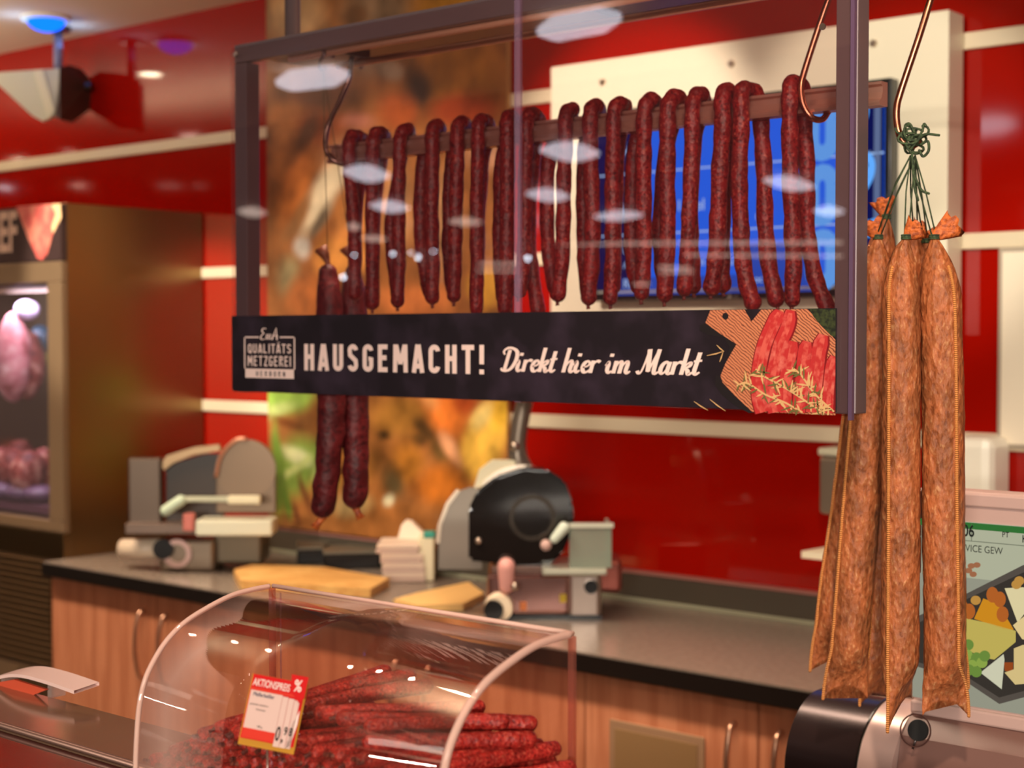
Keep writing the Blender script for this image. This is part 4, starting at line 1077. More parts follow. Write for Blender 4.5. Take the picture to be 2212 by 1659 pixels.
for px, y in ((10, 2.85), (50, 2.85), (86, 2.86)):
    p = atY(px, 1030, y)
    lump('meat_pack', 'purple grey packed meat lying at the bottom of the fridge', (p.x, y, zsh + .032), (.065, .06, .03), mat('meat_pack', (110, 84, 106), .4), 'packed meat at the bottom of the fridge', seed=33 + k); k += 1

# ================================================================== SLICERS
class Frame:
    """local frame of a machine: x to the right, y away, z up, metres"""
    def __init__(s, o, ang): s.o = Vector(o); s.x = Vector((math.cos(ang), math.sin(ang), 0)); s.y = Vector((-math.sin(ang), math.cos(ang), 0))
    def __call__(s, x, y, z): return s.o + s.x * x + s.y * y + UP * z
    def box(s, bm, lo, hi, bev=0.0):
        t_ = BM(); add_box(t_, lo, hi, bev)
        for v in t_.verts: v.co = s(*v.co)
        join_bm(bm, t_)
CAST = mat('cast_aluminium', (190, 172, 160), .28, .9)
GLOSSB = mat('gloss_black_cover', (24, 20, 18), .12, coat=.6)
CLEARG = clear('clear_guard', (214, 226, 214), 1.4, .38, (190, 200, 184))
SATIN = mat('satin_plate', (128, 116, 104), .34, .8)
KNOBW = mat('ivory_knob', (240, 220, 190), .35)
m0 = atZ(1090, 1342, WT)
f = Frame(m0, YAW)
sc = 3.756 / F_PX
def L(px, py): return (px - 1090) * sc, (1342 - py) * sc
t = thing('meat_slicer', 'black and silver meat slicer standing on the worktop near the middle', 'slicer', m0)
def bx(px0, py0, px1, py1, y0, y1): x0, z1 = L(px0, py0); x1, z0 = L(px1, py1); return (x0, y0, z0), (x1, y1, z1)
b = BM(); f.box(b, *bx(1052, 1240, 1232, 1330, .01, .22), .012); obj('base', b, mat('slicer_base', (176, 132, 124), .2, .9), t)
b = BM(); f.box(b, *bx(1226, 1238, 1300, 1341, .02, .10), .012); ft = obj('foot_block', b, CAST, t)
b = BM(); add_disc(b, f(*(L(1276, 1268)[0], .02, L(1276, 1268)[1])), -f.y, .017, .02, 20); obj('dial', b, BLACK, ft)
b = BM(); f.box(b, *bx(1286, 1222, 1350, 1296, .10, .24), .012); obj('motor_box', b, mat('motor_box', (170, 96, 84), .25, .8), t)
b = BM(); f.box(b, *bx(1050, 1332, 1300, 1342, .02, .20), .0); obj('rubber_feet', b, BLACK, t)
b = BM(); c = L(1078, 1312); add_disc(b, f(c[0], .01, c[1]), -f.y, .036, .03, 28, .032); kb = obj('thickness_knob', b, KNOBW, t)
b = BM(); add_disc(b, f(c[0] - .013, -.02, c[1]), -f.y, .024, .02, 24); obj('knob_face', b, BLACK, kb)
b = BM(); c = L(1094, 1240); add_tube(b, [f(c[0], .0, c[1] - .03), f(c[0], -.01, c[1] + .02)], [.018, .022], 14, True); obj('pink_grip', b, mat('pink_grip', (224, 160, 150), .4), t, True)
b = BM(); c = L(1112, 1263); sphere(b, f(c[0], -.02, c[1]), .011, 12); obj('button', b, STEEL, t, True)
for px, py, m in ((1216, 1293, (214, 180, 20)), (1130, 1310, (214, 120, 60))):
    c = L(px, py); b = BM(); f.box(b, (c[0] - .008, .004, c[1] - .010), (c[0] + .008, .0095, c[1] + .010)); obj('sticker', b, mat('sticker_%d' % px, m, .5), t)
# gauge plate: curved outer edge
gp = [(945, 1238), (946, 1150), (960, 1100), (985, 1068), (1015, 1058), (1040, 1062), (1040, 1238)]
b = BM(); q = [f(L(*p)[0], .06, L(*p)[1]) for p in gp]; add_prism(b, q, f.y * .018); obj('gauge_plate', b, SATIN, t)
b = BM(); q = [f(L(*p)[0], .055, L(*p)[1]) for p in ((940, 1180), (944, 1140), (962, 1092), (985, 1062), (992, 1066), (968, 1098), (952, 1140), (948, 1180))]; add_prism(b, q, f.y * .024); obj('plate_edge', b, mat('plate_edge', (206, 186, 164), .3, .7), t)
c = L(1128, 1122)
b = BM(); add_disc(b, f(c[0], .07, c[1]), f.y, .128, .012, 48); obj('blade', b, STEEL, t)
cv = [(1012, 1214), (1012, 1100), (1030, 1062), (1070, 1030), (1130, 1010), (1180, 1014), (1220, 1040), (1238, 1090), (1240, 1140), (1215, 1200), (1180, 1228), (1100, 1222)]
b = BM(); q = [f(L(*p)[0], .018, L(*p)[1]) for p in cv]; add_prism(b, q, f.y * .05); bmesh.ops.bevel(b, geom=b.edges[:], offset=.008, segments=2, affect='EDGES'); obj('blade_cover', b, GLOSSB, t)
b = BM(); add_ring(b, f(L(1150, 1120)[0], .016, L(1150, 1120)[1]), f.y, .058, .046, .006, 32); obj('cover_ring', b, mat('ring_dark', (70, 62, 54), .2, .7), t)
b = BM(); sphere(b, f(L(1034, 1170)[0], .016, L(1034, 1170)[1]), .009, 12); obj('cover_screw', b, STEEL, t, True)
hl = [(1022, 1062), (1034, 1022), (1062, 1000), (1110, 1000), (1128, 1020), (1112, 1038), (1068, 1046)]
b = BM(); q = [f(L(*p)[0], .075, L(*p)[1]) for p in hl]; add_prism(b, q, f.y * .03); obj('sharpener_cap', b, mat('ivory_cap', (236, 226, 190), .4), t)
b = BM(); add_tube(b, smooth_path([f(L(*p)[0], .10, L(*p)[1]) for p in ((1128, 1030), (1118, 985), (1122, 930), (1136, 860))], 6), [.030, .030, .030, .028, .026, .025, .024, .023, .022, .022, .022, .022, .022, .022, .022, .022, .022, .022, .022], 14); obj('guard_arm', b, mat('grey_arm', (132, 118, 104), .35, .6), t, True)
for p_, r_ in (((1112, 968), .012), ((1122, 1044), .013)):
    b = BM(); sphere(b, f(L(*p_)[0], .06, L(*p_)[1]), r_, 14); obj('arm_bolt', b, STEEL, t, True)
# carriage with clear guard on the right
b = BM(); f.box(b, *bx(1170, 1222, 1308, 1236, -.05, .16), .004); ca = obj('carriage', b, mat('carriage_plate', (196, 196, 176), .3, .6), t)
b = BM(); f.box(b, *bx(1228, 1130, 1318, 1222, -.035, -.029)); obj('clear_guard', b, CLEARG, ca)
b = BM(); f.box(b, *bx(1310, 1130, 1318, 1222, -.0289, .10)); obj('clear_guard', b, CLEARG, ca)
b = BM(); f.box(b, *bx(1228, 1126, 1322, 1136, -.038, -.028)); obj('guard_rim', b, mat('guard_rim', (206, 206, 186), .3), ca)
b = BM(); add_tube(b, [f(L(1196, 1158)[0], -.05, L(1196, 1158)[1]), f(L(1216, 1134)[0], -.05, L(1216, 1134)[1])], [.011, .014], 12, True); obj('handle', b, mat('pale_handle', (220, 232, 214), .25), ca, True)
b = BM(); sphere(b, f(L(1178, 1172)[0], -.045, L(1178, 1172)[1]), .014, 12); obj('handle_knob', b, mat('handle_knob', (206, 170, 160), .3), ca, True)
b = BM(); f.box(b, *bx(1060, 1224, 1240, 1240, .0, .18), .004); obj('drip_tray', b, mat('drip_tray', (118, 92, 84), .3, .8), t)

# second slicer at the left end of the worktop
m1 = atZ(350, 1238, WT); f2 = Frame(m1, YAW); sc2 = (m1 - Vector((0, 0, CAM_H))).dot(AWAY) / F_PX
def L2(px, py): return (px - 350) * sc2, (1238 - py) * sc2
def bx2(px0, py0, px1, py1, y0, y1): x0, z1 = L2(px0, py0); x1, z0 = L2(px1, py1); return (x0, y0, z0), (x1, y1, z1)
t = thing('meat_slicer', 'grey metal slicer with round disc standing on the worktop beside the fridge', 'slicer', m1)
b = BM(); f2.box(b, *bx2(340, 1166, 462, 1238, .02, .20), .012); obj('base', b, mat('slicer_base_grey', (140, 122, 104), .3, .8), t)
b = BM(); add_tube(b, [f2(L2(246, 1196)[0], .10, L2(246, 1196)[1]), f2(L2(336, 1190)[0], .06, L2(336, 1190)[1])], .030, 18); obj('ivory_cylinder', b, mat('ivory_cylinder', (206, 184, 160), .4), t, True)
b = BM(); c = L2(352, 1186); add_disc(b, f2(c[0], .02, c[1]), -f2.y, .030, .02, 24); kb = obj('knob', b, BLACK, t)
b = BM(); c = L2(382, 1196); add_ring(b, f2(c[0], .019, c[1]), -f2.y, .042, .028, .016, 24); obj('knob_ring', b, mat('pink_steel', (196, 160, 150), .3, .7), t)
b = BM(); f2.box(b, *bx2(454, 1150, 560, 1226, .06, .22), .01); obj('rear_block', b, mat('rear_block', (104, 88, 66), .4, .4), t)
b = BM(); f2.box(b, *bx2(270, 990, 342, 1146, .04, .075), .006); obj('gauge_plate', b, mat('dim_plate', (104, 88, 76), .35, .7), t)
b = BM(); q = [f2(L2(*p)[0], .06, L2(*p)[1]) for p in ((338, 1005), (352, 986), (410, 968), (466, 962), (470, 975), (412, 984), (366, 1002), (346, 1018))]; add_prism(b, q, f2.y * .03); obj('upper_arm', b, mat('upper_arm', (170, 140, 104), .35, .5), t)
b = BM(); q = [f2(L2(*p)[0], .09, L2(*p)[1]) for p in ((345, 1010), (430, 985), (468, 985), (468, 1130), (345, 1140))]; add_prism(b, q, f2.y * .05); obj('motor_housing', b, mat('motor_housing', (52, 34, 16), .4), t)
c = L2(526, 1016); b = BM(); add_disc(b, f2(c[0], .05, c[1]), f2.y, 66 * sc2, .02, 48); add_tube(b, [f2(c[0], .06, c[1]), f2(c[0], .06, c[1] - .13)], 66 * sc2 * .98, 4) if False else None; obj('blade_disc', b, mat('blade_disc', (122, 100, 80), .4, .6), t)
b = BM(); f2.box(b, *bx2(460, 1016, 592, 1112, .052, .070), .004); obj('blade_guard', b, mat('blade_guard', (116, 96, 78), .4, .6), t)
b = BM(); add_tube(b, smooth_path([f2(L2(*p)[0], .04, L2(*p)[1]) for p in ((462, 1032), (474, 985), (505, 952), (530, 948))], 5), .006, 8); obj('disc_rim', b, mat('disc_rim', (200, 140, 110), .3, .6), t, True)
b = BM(); f2.box(b, *bx2(432, 1118, 596, 1152, -.06, .05), .006); ca = obj('carriage', b, mat('pale_carriage', (214, 212, 186), .35), t)
b = BM(); f2.box(b, *bx2(400, 1068, 560, 1080, -.05, -.03), .004); obj('push_bar', b, mat('push_bar', (186, 188, 160), .35), ca)
b = BM(); f2.box(b, *bx2(500, 1066, 570, 1084, -.055, -.028), .005); obj('push_pad', b, mat('push_pad', (230, 222, 186), .35), ca)
b = BM(); c = L2(382, 1092); add_tube(b, [f2(c[0] - .02, -.05, c[1] - .008), f2(c[0] + .025, -.05, c[1] + .022)], .016, 12, True); obj('grip', b, mat('green_white_grip', (190, 206, 178), .35), ca, True)
b = BM(); f2.box(b, *bx2(404, 1104, 428, 1142, -.055, -.02), .005); obj('red_catch', b, mat('red_catch', (200, 110, 96), .4), ca)
b = BM(); f2.box(b, *bx2(270, 1130, 430, 1154, .0, .09), .004); obj('tray', b, mat('slicer_tray', (120, 100, 88), .35, .6), t)

# ================================================================== THINGS ON THE WORKTOP
p0 = atZ(672, 1256, WT)
t = thing('cutting_board', 'pale beech cutting board on the worktop left of the paper stack', 'cutting board', p0)
b = BM(); q = [atZ(505, 1240, WT + .012), atZ(545, 1228, WT + .012), atZ(700, 1234, WT + .012), atZ(842, 1258, WT + .012), atZ(800, 1282, WT + .012), atZ(520, 1264, WT + .012)]
add_prism(b, [(v.x, v.y, WT + .001) for v in q], (0, 0, .024)); obj('board', b, mat('pale_wood', (226, 178, 106), .5, var=(20, (206, 152, 84), .4, .6)), t)
p0 = atZ(960, 1292, WT)
t = thing('cutting_board', 'smaller pale cutting board lying in front of the black slicer', 'cutting board', p0)
b = BM(); q = [atZ(850, 1300, WT + .012), atZ(900, 1286, WT + .012), atZ(1012, 1262, WT + .012), atZ(1046, 1286, WT + .012), atZ(1000, 1310, WT + .012), atZ(900, 1312, WT + .012)]
add_prism(b, [(v.x, v.y, WT + .001) for v in q], (0, 0, .018)); obj('board', b, mat('pale_wood_two', (232, 188, 118), .5), t)
# black trays
for (x0, y0, x1, y1, lab) in ((642, 1168, 712, 1226, 'small black tray behind the left cutting board'), (700, 1162, 822, 1236, 'larger black tray with a pale rim beside the paper stack')):
    p = atZ((x0 + x1) / 2, y1 - 6, WT); s_ = (p - Vector((0, 0, CAM_H))).dot(AWAY) / F_PX; fr_ = Frame(p, YAW + .15)
    t = thing('black_tray', lab, 'tray', p)
    hw = (x1 - x0) / 2 * s_
    b = BM(); fr_.box(b, (-hw, 0, .001), (hw, .16, .045), .006); obj('tub', b, BLACK, t)
    b = BM(); fr_.box(b, (-hw * 1.02, -.003, .045), (hw * 1.02, .163, .054), .003); obj('rim', b, mat('tray_rim', (96, 88, 74), .35), t)
# stack of wrapping sheets
p = atZ(880, 1258, WT); s_ = (p - Vector((0, 0, CAM_H))).dot(AWAY) / F_PX; fr_ = Frame(p, YAW)
t = thing('paper_stack', 'tall leaning stack of white wrapping paper beside the black slicer', 'paper stack', p)
PAPER = mat('wrapping_paper', (226, 200, 178), .6)
rnd = random.Random(5)
for i in range(8):
    z0 = i * .0135; o_ = -.01 + .006 * rnd.uniform(-1, 1) - i * .002
    b = BM(); fr_.box(b, (-.062 + o_, .0, z0 + .001), (.060 + o_, .16, z0 + .0125), .003); obj('bundle', b, PAPER if i % 2 else mat('wrapping_paper_pink', (206, 176, 160), .6), t)
b = BM(); fr_.box(b, (.030, .01, .001), (.075, .17, .125), .004); obj('upright_pack', b, mat('cream_pack', (228, 214, 178), .5), t)
b = BM(); fr_.box(b, (.045, .008, .125), (.078, .05, .142), .003); obj('teal_clip', b, mat('teal_clip', (40, 150, 130), .4), t)
b = BM(); q = [fr_(x, .10, z) for x, z in ((-.035, .109), (-.025, .148), (-.012, .162), (.008, .158), (.040, .126), (.052, .109))]; add_prism(b, q, fr_.y * .05); obj('loose_sheet', b, mat('loose_sheet', (240, 222, 198), .6), t)
# pale tool at the back
p = atZ(622, 1180, WT); fr_ = Frame(p, YAW)
t = thing('storage_box', 'pale oblong box at the back of the worktop behind the black trays', 'box', p)
b = BM(); fr_.box(b, (-.05, 0, .001), (.03, .10, .030), .004); obj('body', b, mat('pale_box', (170, 160, 140), .5), t)
b = BM(); fr_.box(b, (-.052, -.002, .030), (.032, .102, .038), .003); obj('lid', b, mat('pale_lid', (190, 182, 160), .45), t)

# ================================================================== RIGHT END OF THE WALL
def wp(px, py, d=.0): return atY(px, py, YW - d)
a, c = wp(2166, 545, .02), wp(2380, 968, .02)
t = thing('wall_notice', 'blank cream notice board in a grey frame at the right edge', 'notice board', ((a.x + c.x) / 2, YW - .01, c.z))
b = BM(); add_box(b, (a.x - .010, YW - .020, c.z - .010), (c.x, YW - .001, a.z + .010), .003); obj('frame', b, mat('notice_frame', (176, 160, 140), .4), t)
b = BM(); add_box(b, (a.x, YW - .0215, c.z), (c.x - .01, YW - .0201, a.z)); obj('sheet', b, mat('notice_sheet', (246, 230, 204), .5), t)
a, c = wp(2040, 942, .12), wp(2140, 1064, .12)
t = thing('towel_dispenser', 'white plastic paper towel dispenser below the notice board', 'dispenser', ((a.x + c.x) / 2, YW - .06, c.z))
b = BM(); add_box(b, (a.x, YW - .12, c.z - .16), (c.x, YW - .001, a.z), .022); obj('housing', b, WHITE_P, t, False)
b = BM(); add_box(b, (a.x + .02, YW - .124, c.z - .13), (c.x - .02, YW - .1195, c.z - .10)); obj('slot', b, GREY_P, t)
a, c = wp(1768, 985, .09), wp(1850, 1118, .09)
t = thing('soap_dispenser', 'grey soap dispenser with a pale lid on the wall behind the salamis', 'dispenser', ((a.x + c.x) / 2, YW - .05, c.z))
b = BM(); add_box(b, (a.x, YW - .09, c.z), (c.x, YW - .001, a.z), .010); obj('body', b, mat('soap_body', (146, 128, 110), .3, .5), t)
b = BM(); add_box(b, (a.x - .002, YW - .094, a.z + .001), (c.x + .002, YW - .001, a.z + .020), .006); obj('lid', b, mat('soap_lid', (206, 200, 172), .35), t)
b = BM(); add_tube(b, [((a.x + c.x) / 2, YW - .05, a.z + .02), ((a.x + c.x) / 2, YW - .05, a.z + .055)], [.014, .010], 12); obj('pump', b, GREY_P, t)
b = BM(); add_box(b, ((a.x + c.x) / 2 - .012, YW - .07, c.z - .025), ((a.x + c.x) / 2 + .012, YW - .03, c.z)); obj('spout', b, GREY_P, t)
P = [wp(1772, 1196, .06), wp(1815, 1160, .06), wp(1892, 1160, .06), wp(1892, 1196, .06)]
t = thing('wall_tray', 'small white tray sticking out from the wall below the soap dispenser', 'tray', (P[0] + P[2]) / 2)
b = BM(); z = P[0].z
add_prism(b, [(P[0].x, YW - .15, z), (P[1].x + .01, YW - .001, z + .012), (P[2].x, YW - .001, z + .012), (P[3].x, YW - .15, z)], (0, 0, .016)); obj('dish', b, mat('white_tray', (250, 240, 210), .4), t)
# ================================================================== SERVING COUNTER
CT = .935
t = thing('serving_counter', 'serving counter with a dark glass top and steel work shelf in the foreground', 'counter', (-1.5, 1.1, 0))
b = BM(); add_box(b, (-4.6, 1.02, CT - .03), (-.96, 1.32, CT)); add_prism(b, [(-.9599, 1.02, CT - .03), (.2, 1.02, CT - .03), (.2, 2.02, CT - .03), (-.9599, 2.02, CT - .03)], (0, 0, .03)); obj('work_shelf', b, mat('counter_shelf', (120, 98, 86), .3, .6), t)
b = BM(); add_box(b, (-4.6, 1.07, .05), (.2, 1.28, CT - .0305)); obj('lower_body', b, mat('counter_body', (96, 62, 52), .5), t)
GT = 1.16
b = BM(); add_box(b, (-4.6, .925, GT - .012), (-.30, 1.05, GT), .002); obj('rear_ledge', b, mat('ledge_steel', (158, 124, 100), .14, .5), t)
b = BM(); add_box(b, (-4.6, .30, GT - .010), (-.30, .924, GT - .001)); obj('glass_top', b, mat('dark_glass', (70, 8, 8), .05, spec=.9, coat=1.0), t)
b = BM(); add_box(b, (-4.6, .26, .05), (-.30, .31, GT - .0105)); obj('front_glass', b, mat('front_fascia', (70, 40, 36), .3), t)
for x in (-4.4, -3.0, -1.9):
    b = BM(); add_box(b, (x - .012, 1.025, CT), (x + .012, 1.045, GT - .012)); obj('support', b, STEEL, t)
b = BM(); add_tube(b, [(-4.6, .928, GT + .004), (-1.165, .928, GT + .004)], .004, 8); obj('trim_strip', b, mat('trim_dull', (120, 90, 78), .4, .6), t, True)

# price leaflet at the far left on the ledge
p = atZ(60, 1500, GT)
t = thing('price_leaflet', 'curved white and red leaflet in a clear stand at the left edge on the ledge', 'leaflet', (p.x, p.y, GT))
cz = [atY(x, y, p.y) for x, y in ((-60, 1478), (-10, 1462), (36, 1456), (90, 1468), (160, 1492))]
sp_ = smooth_path([tuple(q) for q in cz], 6)
b = BM()
va = [b.verts.new(q) for q in sp_]; vb = [b.verts.new(q + Vector((0, .035, .004))) for q in sp_]; vc = [b.verts.new(q - UP * .004) for q in sp_]; vd = [b.verts.new(q + Vector((0, .035, .0))) for q in sp_]
for i in range(len(sp_) - 1):
    b.faces.new((va[i], va[i+1], vb[i+1], vb[i])); b.faces.new((vc[i], vd[i], vd[i+1], vc[i+1])); b.faces.new((va[i], vc[i], vc[i+1], va[i+1])); b.faces.new((vb[i], vb[i+1], vd[i+1], vd[i]))
obj('top_sheet', b, mat('leaflet_white', (250, 214, 204), .4), t)
b = BM(); q = [atY(x, y, p.y + .003) for x, y in ((-60, 1484), (30, 1468), (100, 1490), (60, 1506), (-60, 1520))]; add_prism(b, q, (0, .004, 0)); obj('red_print', b, mat('leaflet_red', (226, 92, 62), .45), t)
STD = clear('leaflet_stand', (235, 225, 220), 1, .2)
for q in (cz[1], cz[3]):
    b = BM(); add_box(b, (q.x, p.y + .008, GT), (q.x + .008, p.y + .028, q.z - .003)); obj('stand_leg', b, STD, t)

# ================================================================== ACRYLIC HOOD
DX0, DX1, DYB = -1.1556, -0.7784, 1.0
DTOP, HB = 1.3518, GT + .0005
arcp = [(0.9951, 1.3519), (0.9722, 1.3512), (0.9475, 1.3488), (0.9198, 1.3414), (0.892, 1.3309), (0.8716, 1.3173), (0.8568, 1.3012), (0.8457, 1.2827), (0.8395, 1.2593), (0.8364, 1.2284), (0.8352, 1.2037), (0.8346, 1.171)]
HOOD = clear('hood_acrylic', (252, 244, 241), .7, .02, (210, 140, 120))
RIMM = clear('hood_edge', (240, 214, 206), 2.4, .62, (255, 214, 196))
t = thing('acrylic_hood', 'curved clear acrylic hood over the heap of thin sausages', 'display hood', ((DX0 + DX1) / 2, .92, HB))
cur = smooth_path([(0, y, z) for y, z in arcp], 12)
def sheet(bm, line, x0, x1, th):
    n = len(line); inner = []
    for i in range(n):
        a, c = line[max(i-1, 0)], line[min(i+1, n-1)]; d = (c - a).normalized(); nn = Vector((0, -d.z, d.y))
        inner.append(line[i] + nn * th)
    A = [[bm.verts.new((x, q.y, q.z)) for q in line] for x in (x0, x1)]; B_ = [[bm.verts.new((x, q.y, q.z)) for q in inner] for x in (x0, x1)]
    for i in range(n - 1):
        bm.faces.new((A[0][i], A[0][i+1], A[1][i+1], A[1][i])); bm.faces.new((B_[0][i], B_[1][i], B_[1][i+1], B_[0][i+1]))
        for e in (0, 1): bm.faces.new((A[e][i], B_[e][i], B_[e][i+1], A[e][i+1]))
b = BM(); sheet(b, cur, DX0, DX1, .003); obj('curved_shell', b, HOOD, t, True)
b = BM(); add_box(b, (DX0, DYB - .003, HB), (DX1, DYB, DTOP - .004)); obj('rear_sheet', b, HOOD, t)
for x in (DX0, DX1):
    b = BM(); add_tube(b, [Vector((x, q.y, q.z)) for q in cur], .0034 if x == DX1 else .0026, 8); obj('curved_edge', b, RIMM, t, True)
    b = BM(); add_box(b, (x - .0028, DYB - .0035, HB), (x + .0028, DYB + .0015, DTOP - .002), .0006); obj('corner_edge', b, clear('corner_clear', (236, 200, 190), 1.4, .16, (220, 140, 120)), t)
b = BM(); add_tube(b, [(DX0, DYB, DTOP), (DX1, DYB, DTOP)], .0022, 8); obj('top_edge', b, RIMM, t, True)
b = BM(); add_box(b, (DX0 + .010, DYB + .0001, HB + .06), (DX0 + .0115, DYB + .001, DTOP - .006)); obj('rear_joint', b, EDGE, t)
# tray and heap of thin sausages
ZB = 1.2100
b = BM(); add_box(b, (DX0 + .006, .842, HB + .001), (DX1 - .006, .992, HB + .040), .004); o = obj('sausage_tray', b, mat('steel_tray', (140, 120, 110), .3, .9), loc=((DX0 + DX1) / 2, .92, HB)); tag(o, 'low steel tray block under the heap of thin sausages', 'tray')
PEP = meat_mat("peppered_sausage", (176, 44, 38), (214, 104, 82), (112, 22, 20), 420, .38, .5, .56)
ENDM = mat('dry_sausage_end', (126, 62, 44), .6, var=(260, (80, 30, 26), .4, .6))
rnd = random.Random(21)
RP = .0068
def top_env(x):      # height of the heap along the counter
    u = (x - DX0) / (DX1 - DX0)
    pts = [(0, 1.205), (.05, 1.218), (.147, 1.239), (.25, 1.258), (.36, 1.268), (.6, 1.270), (.8, 1.268), (.9, 1.264), (.97, 1.258), (1.0, 1.25)]
    for (a, za), (c, zc_) in zip(pts, pts[1:]):
        if u <= c: return za + (zc_ - za) * (u - a) / (c - a)
    return pts[-1][1]
count = 0
LP = 'thin red peppered sausage in the heap under the acrylic hood'
protos = []
for v in range(5):
    bend = rnd.uniform(-.0075, .0075); sag = rnd.uniform(-.002, .003)
    pts = [(bend * math.sin(PI * s), -.066 + .132 * s, sag * math.sin(PI * s)) for s in [i / 12 for i in range(13)]]
    rr2 = [RP * (1 + .07 * noise.noise(Vector((i * .6, v * 3.1, 0)))) for i in range(13)]
    b = BM(); add_tube(b, pts, rr2, 14, True, .0010, 140)
    me = bpy.data.meshes.new('thin_sausage'); bmesh.ops.recalc_face_normals(b, faces=b.faces); b.to_mesh(me); b.free()
    for p_ in me.polygons: p_.use_smooth = True
    me.materials.append(PEP)
    e = BM(); add_tube(e, [(pts[0][0], -.0716, 0), (pts[0][0] + .001, -.0745, .0006), (pts[0][0] + .0018, -.0775, -.0006)], [.0026, .0014, .0022], 8, False)
    me2 = bpy.data.meshes.new('tied_end'); bmesh.ops.recalc_face_normals(e, faces=e.faces); e.to_mesh(me2); e.free(); me2.materials.append(ENDM)
    protos.append((me, me2))
base = None
def place(x, y, z, yaw_, pitch_, roll=0.0):
    global count, base
    me, me2 = protos[count % 5]
    o = bpy.data.objects.new('thin_sausage', me); C.objects.link(o)
    o.location = (x, y, z); o.rotation_euler = (pitch_, roll, yaw_)
    tag(o, LP, 'sausage', 'heap of thin sausages')
    c = bpy.data.objects.new('tied_end', me2); C.objects.link(c); c.parent = o
    count += 1
step = .0139
layers = 10
for l in range(layers):
    z = ZB + l * .01175
    x = DX0 + .0185 + (step / 2 if l % 2 else 0)
    while x < DX1 - .0173:
        env = top_env(x) - RP
        if z <= env + .0037:
            u = (x - DX0) / (DX1 - DX0)
            topmost = z + .01175 > env + .0037
            yw = -.08 - .26 * u * u + rnd.uniform(-.07, .07) * (1.6 if topmost else .6)
            place(x, .9185 + rnd.uniform(-.005, .005), z + rnd.uniform(-.0005, .0005), yw, rnd.uniform(-.02, .03) + (.03 if topmost else 0), rnd.uniform(0, 6))
        x += step
# loose ones lying across the top at the right and back
for x, y, z, yw, pt_ in ((-0.985, 0.935, 1.283, -0.3, 0.1), (-1.005, 0.93, 1.282, -0.16, 0.12), (-0.962, 0.928, 1.281, -0.42, 0.08), (-0.9, 0.918, 1.2835, -0.8, 0.02), (-0.868, 0.912, 1.2815, -0.95, 0.0), (-0.845, 0.922, 1.279, -0.7, -0.02), (-0.83, 0.905, 1.272, -0.62, -0.04)):
    place(x, y, z, yw, pt_)

# ================================================================== PRICE CARD IN THE HOOD
zt = 1.245
def card(px, py, d=0.0):     # card plane leans back: nearer at the bottom
    return at_depth(px, py, zt - .012 * (py - 1455) / 190.0 - d)
TL, TR, BL = card(548, 1455), card(662, 1477), card(510, 1597)
Ux = (TR - TL); Uy = (BL - TL); Wc, Hc = Ux.length, Uy.length; Ux.normalize(); Uy = (Uy - Ux * Uy.dot(Ux)).normalized(); Nn = Ux.cross(Uy).normalized()
if Nn.dot(TL - Vector((0, 0, CAM_H))) > 0: Nn = -Nn
def cc(u, v, d=0.0): return TL + Ux * (u * Wc) + Uy * (v * Hc) + Nn * d
t = thing('price_card', 'tilted red and white price card reading 0,98 in front of the thin sausages', 'price card', cc(.5, 1.0))
def plate(name, u0, v0, u1, v1, d, m, par, th=.0006, lab=None):
    b = BM(); add_prism(b, [cc(u0, v0, d), cc(u1, v0, d), cc(u1, v1, d), cc(u0, v1, d)], Nn * th); return obj(name, b, m, par, label=lab)
REDC = mat('card_red', (206, 6, 5), .6, spec=.15); PAPERC = mat('card_paper', (222, 186, 174), .6, spec=.15); ORG = mat('card_orange', (216, 50, 30), .6, spec=.15); YEL = mat('card_yellow', (196, 136, 34), .6, spec=.15)
BLK = mat('card_black', (18, 13, 14), .7, spec=.1); DKB = mat('card_navy', (52, 34, 66), .5); WHT = mat('card_white', (240, 212, 202), .6, spec=.15)
hold = plate('holder', -.02, 0.0, 1.03, 1.06, -.004, YEL, t, .003, 'yellow holder')
front = plate('card_front', 0, 0, 1.0, .96, -.0005, REDC, t)
plate('paper_panel', .02, .235, .62, .80, .0003, PAPERC, front)
plate('paper_strip', .625, .25, .735, .995, .0003, PAPERC, front); plate('paper_strip', .742, .26, .845, .995, .0003, PAPERC, front); plate('paper_strip', .852, .27, .945, .99, .0003, PAPERC, front)
plate('orange_band', .02, .80, .62, .945, .0003, ORG, front); plate('orange_band', .0, .19, .95, .232, .0003, ORG, front)
tabp = [cc(.70, -.10, .0012), cc(1.02, -.10, .0012), cc(1.02, .22, .0012), (cc(.94, .30, .0012)), cc(.76, .16, .0012)]
b = BM(); add_prism(b, tabp, Nn * .0005); tab = obj('percent_tab', b, REDC, t)
b = BM(); poly(b, [cc(.90, .62, .0009), cc(.985, .40, .0009), cc(.99, .62, .0009), cc(.93, .96, .0009), cc(.86, .99, .0009)]); obj('torn_sheet', b, WHT, t)
def ct(s, u, v, h, m, sx=1.0, bold=.0, d=.0012, par=front): return obj('lettering', text_bm(s, cc(u, v, d), Ux, -Uy, h * Hc, sx, bold), m, par)
ct('AKTIONSPREIS', .03, .165, .108, WHT, .56, .016)
ct('%', .79, .135, .17, WHT, .72, .02, .0020, tab)
ct('Pfefferbei\u00dfer', .075, .315, .055, DKB, .80, .02)
ct('ger\u00e4uchert, herzhaft im', .055, .45, .028, BLK, .74); ct('Geschmack', .18, .52, .028, BLK, .8); ct('100 g', .26, .765, .030, BLK, .9, .01)
ct('0', .633, .90, .205, BLK, .46, .02); ct(',', .742, .90, .16, BLK, .8, .02); ct('9', .775, .80, .12, BLK, .60, .02); ct('8', .868, .80, .12, BLK, .60, .02)
b = BM(); 
